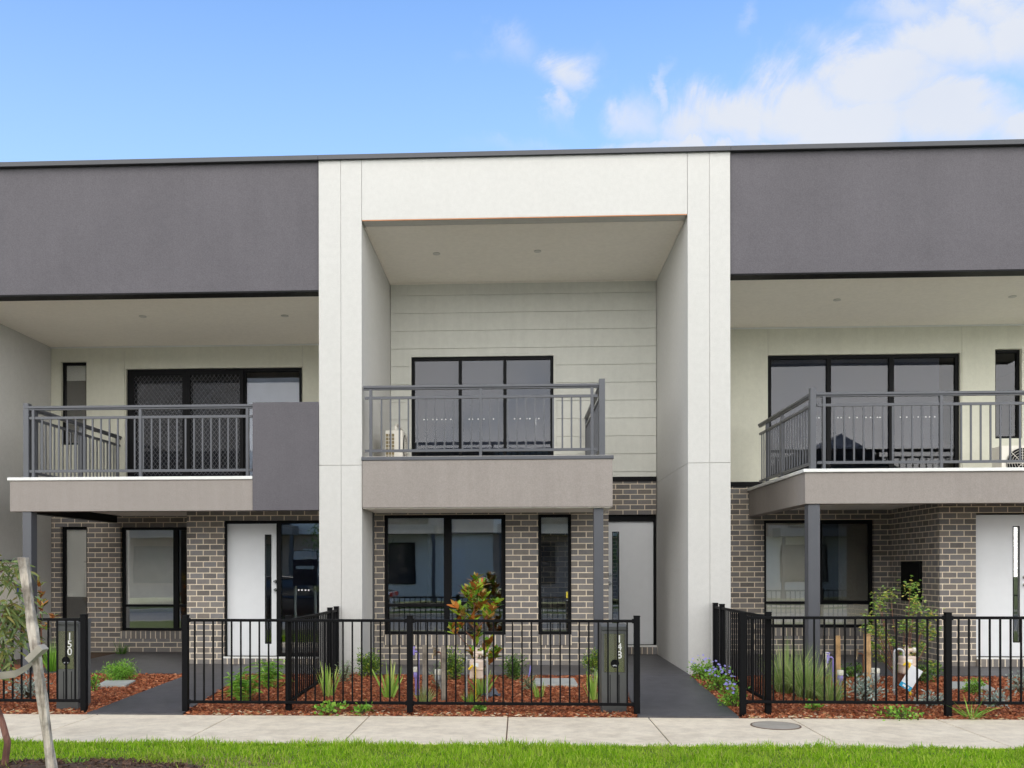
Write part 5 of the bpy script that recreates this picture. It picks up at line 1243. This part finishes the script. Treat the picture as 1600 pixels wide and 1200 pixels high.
M['lens'] = paint('lamp_lens', (.75, .77, .8), .1, 0, .3); M['redlens'] = paint('red_lens', (.5, .01, .01), .15, 0)
car('dark blue car parked at the near kerb opposite the left door', -6.3, -8.9-.95, 0, carpaint('dark_blue_paint', (.012, .018, .035)))
car('white car parked at the far kerb of the street', -6.4, -15.5, PI, carpaint('white_paint', (.7, .7, .7)))

# ------------------------------------------------------------------ sky, sun
EL, AZ = math.radians(42), math.radians(-8)     # sun behind the camera, slightly left
sun = bpy.data.lights.new('sun', 'SUN'); sun.energy = .55; sun.angle = math.radians(24); sun.color = (1, .95, .88)
so = bpy.data.objects.new('sun', sun); C.objects.link(so)
sd = Vector((math.sin(AZ)*math.cos(EL), -math.cos(AZ)*math.cos(EL), math.sin(EL)))
so.rotation_euler = sd.to_track_quat('Z', 'Y').to_euler(); so.location = sd*40
W = bpy.data.worlds.new('World'); sc.world = W; W.use_nodes = True; nt = W.node_tree; nd = nt.nodes; lk = nt.links
bg = nd['Background']
sky = nd.new('ShaderNodeTexSky'); sky.sky_type = 'NISHITA'; sky.sun_disc = False; sky.sun_elevation = EL; sky.sun_rotation = math.atan2(sd.x, sd.y)
sky.air_density = 1.0; sky.dust_density = .6; sky.ozone_density = 1.5
def wm(op, a, b=None, c=None, clamp=False):
    q = nd.new('ShaderNodeMath'); q.operation = op; q.use_clamp = clamp
    for i, v in enumerate((a, b, c)):
        if v is None: continue
        if isinstance(v, (int, float)): q.inputs[i].default_value = v
        else: lk.new(v, q.inputs[i])
    return q.outputs[0]
tc = nd.new('ShaderNodeTexCoord'); sep = nd.new('ShaderNodeSeparateXYZ'); lk.new(tc.outputs['Generated'], sep.inputs[0])
sx, sy, sz = sep.outputs
yy = wm('MAXIMUM', sy, .05); U = wm('DIVIDE', sx, yy); Vv = wm('DIVIDE', sz, yy)
def wnoise(scale, det, vec, rough=.6, dist=0):
    q = nd.new('ShaderNodeTexNoise'); q.inputs['Scale'].default_value = scale; q.inputs['Detail'].default_value = det; q.inputs['Roughness'].default_value = rough; q.inputs['Distortion'].default_value = dist; lk.new(vec, q.inputs['Vector']); return q.outputs['Fac']
n1 = wnoise(5.5, 8, tc.outputs['Generated'], .55, .3); n2 = wnoise(16, 6, tc.outputs['Generated'], .6, .2)
def puv(px, py): d = ray(px, py); return d.x/d.y, d.z/d.y
blobs = [(1060, 200, 60, 34, .75), (1150, 178, 80, 40, .95), (1250, 165, 75, 50, 1.0), (1340, 195, 120, 50, 1.0), (1400, 130, 100, 55, 1.0), (1490, 70, 95, 55, .9), (1590, 45, 70, 60, 1.0), (1490, 185, 100, 45, 1.05), (1590, 200, 55, 34, 1.0),
         (1320, 80, 60, 40, .35), (1430, 10, 70, 30, .62), (1560, 5, 80, 34, .8), (890, 98, 40, 32, .85), (866, 140, 20, 40, .72), (1024, 150, 14, 42, .62), (990, 185, 42, 38, .66), (808, 78, 44, 36, .42), (1170, 28, 22, 24, .36), (725, 92, 24, 18, .2), (1140, 228, 260, 16, .8)]
tot = None
n3 = wnoise(9, 9, tc.outputs['Generated'], .68, .6)
wU = wm('ADD', U, wm('ADD', wm('MULTIPLY', wm('SUBTRACT', n2, .5), .10), wm('MULTIPLY', wm('SUBTRACT', n3, .5), .08))); wV = wm('ADD', Vv, wm('ADD', wm('MULTIPLY', wm('SUBTRACT', n1, .5), .09), wm('MULTIPLY', wm('SUBTRACT', n3, .5), -.10)))
for (px, py, rx, ry, am) in blobs:
    cu, cv = puv(px, py); du = wm('DIVIDE', wm('SUBTRACT', wU, cu), rx/F*1.25); dv = wm('DIVIDE', wm('SUBTRACT', wV, cv), ry/F*1.25)
    r2 = wm('ADD', wm('MULTIPLY', du, du), wm('MULTIPLY', dv, dv)); e = wm('MULTIPLY', wm('EXPONENT', wm('MULTIPLY', r2, -1.0)), am)
    tot = e if tot is None else wm('MAXIMUM', tot, e)
front = wm('GREATER_THAN', sy, .05)
tot = wm('MULTIPLY', tot, front)
nn = wm('ADD', wm('MULTIPLY', wm('SUBTRACT', n1, .5), 1.1), wm('MULTIPLY', wm('SUBTRACT', n3, .5), 1.5))
fm = wm('ADD', tot, wm('MULTIPLY', nn, wm('MULTIPLY', tot, .9)))
# unseen cloud deck behind the camera, added for soft white light on the fronts
bk = wm('MULTIPLY', wm('SUBTRACT', wm('MULTIPLY', sy, -1), -.05), 2.2, None, True)
bm = wm('MULTIPLY', bk, wm('ADD', .95, wm('MULTIPLY', nn, .8)))
ss = nd.new('ShaderNodeMapRange'); ss.interpolation_type = 'SMOOTHSTEP'; ss.inputs['From Min'].default_value = .08; ss.inputs['From Max'].default_value = 1.0
lk.new(wm('MAXIMUM', fm, bm), ss.inputs['Value']); mask = wm('MINIMUM', ss.outputs[0], .96)
hs = nd.new('ShaderNodeHueSaturation'); hs.inputs['Saturation'].default_value = 1.0; hs.inputs['Value'].default_value = 1.0; lk.new(sky.outputs[0], hs.inputs['Color'])
SKYGAIN = nd.new('ShaderNodeMix'); SKYGAIN.data_type = 'RGBA'; SKYGAIN.blend_type = 'MULTIPLY'; SKYGAIN.inputs[0].default_value = 1; lk.new(hs.outputs[0], SKYGAIN.inputs[6]); SKYGAIN.inputs[7].default_value = (1.2, 1.5, 1.8, 1)
hz_ = nd.new('ShaderNodeMix'); hz_.data_type = 'RGBA'; lk.new(wm('MULTIPLY', wm('SUBTRACT', 1.0, wm('MULTIPLY', sz, 1.75), None, True), .75), hz_.inputs[0]); lk.new(SKYGAIN.outputs[2], hz_.inputs[6]); hz_.inputs[7].default_value = (4.0, 4.9, 5.6, 1)
cm = nd.new('ShaderNodeMix'); cm.data_type = 'RGBA'; lk.new(mask, cm.inputs[0]); lk.new(hz_.outputs[2], cm.inputs[6])
ccol = nd.new('ShaderNodeMix'); ccol.data_type = 'RGBA'; lk.new(n1, ccol.inputs[0]); ccol.inputs[6].default_value = (3.9, 4.25, 5.0, 1); ccol.inputs[7].default_value = (4.9, 5.0, 5.2, 1)
dk = nd.new('ShaderNodeMix'); dk.data_type = 'RGBA'; dk.blend_type = 'MULTIPLY'; dk.inputs[0].default_value = 1; lk.new(ccol.outputs[2], dk.inputs[6])
low = wm('SUBTRACT', 1.0, wm('MULTIPLY', sz, 1.6), None, True); gb = wm('ADD', 1.0, wm('MULTIPLY', bk, wm('ADD', .85, wm('MULTIPLY', low, 4.6)))); gc = nd.new('ShaderNodeCombineXYZ')  # added deck brightened towards the horizon to fill the shaded recesses
for i, kf in enumerate((1.0, .95, .84)): lk.new(wm('MULTIPLY', gb, wm('SUBTRACT', 1.0, wm('MULTIPLY', bk, 1-kf))), gc.inputs[i])
lk.new(gc.outputs[0], dk.inputs[7]); lk.new(dk.outputs[2], cm.inputs[7]); lk.new(cm.outputs[2], bg.inputs['Color']); bg.inputs['Strength'].default_value = .13
vs = sc.view_settings; vs.view_transform = 'Standard'; vs.look = 'None'; vs.gamma = 1; vs.exposure = 0.45
sc.render.resolution_x = 1024; sc.render.resolution_y = 768
sc.render.engine = 'CYCLES'
sc.cycles.max_bounces = 12; sc.cycles.diffuse_bounces = 8; sc.cycles.transparent_max_bounces = 24
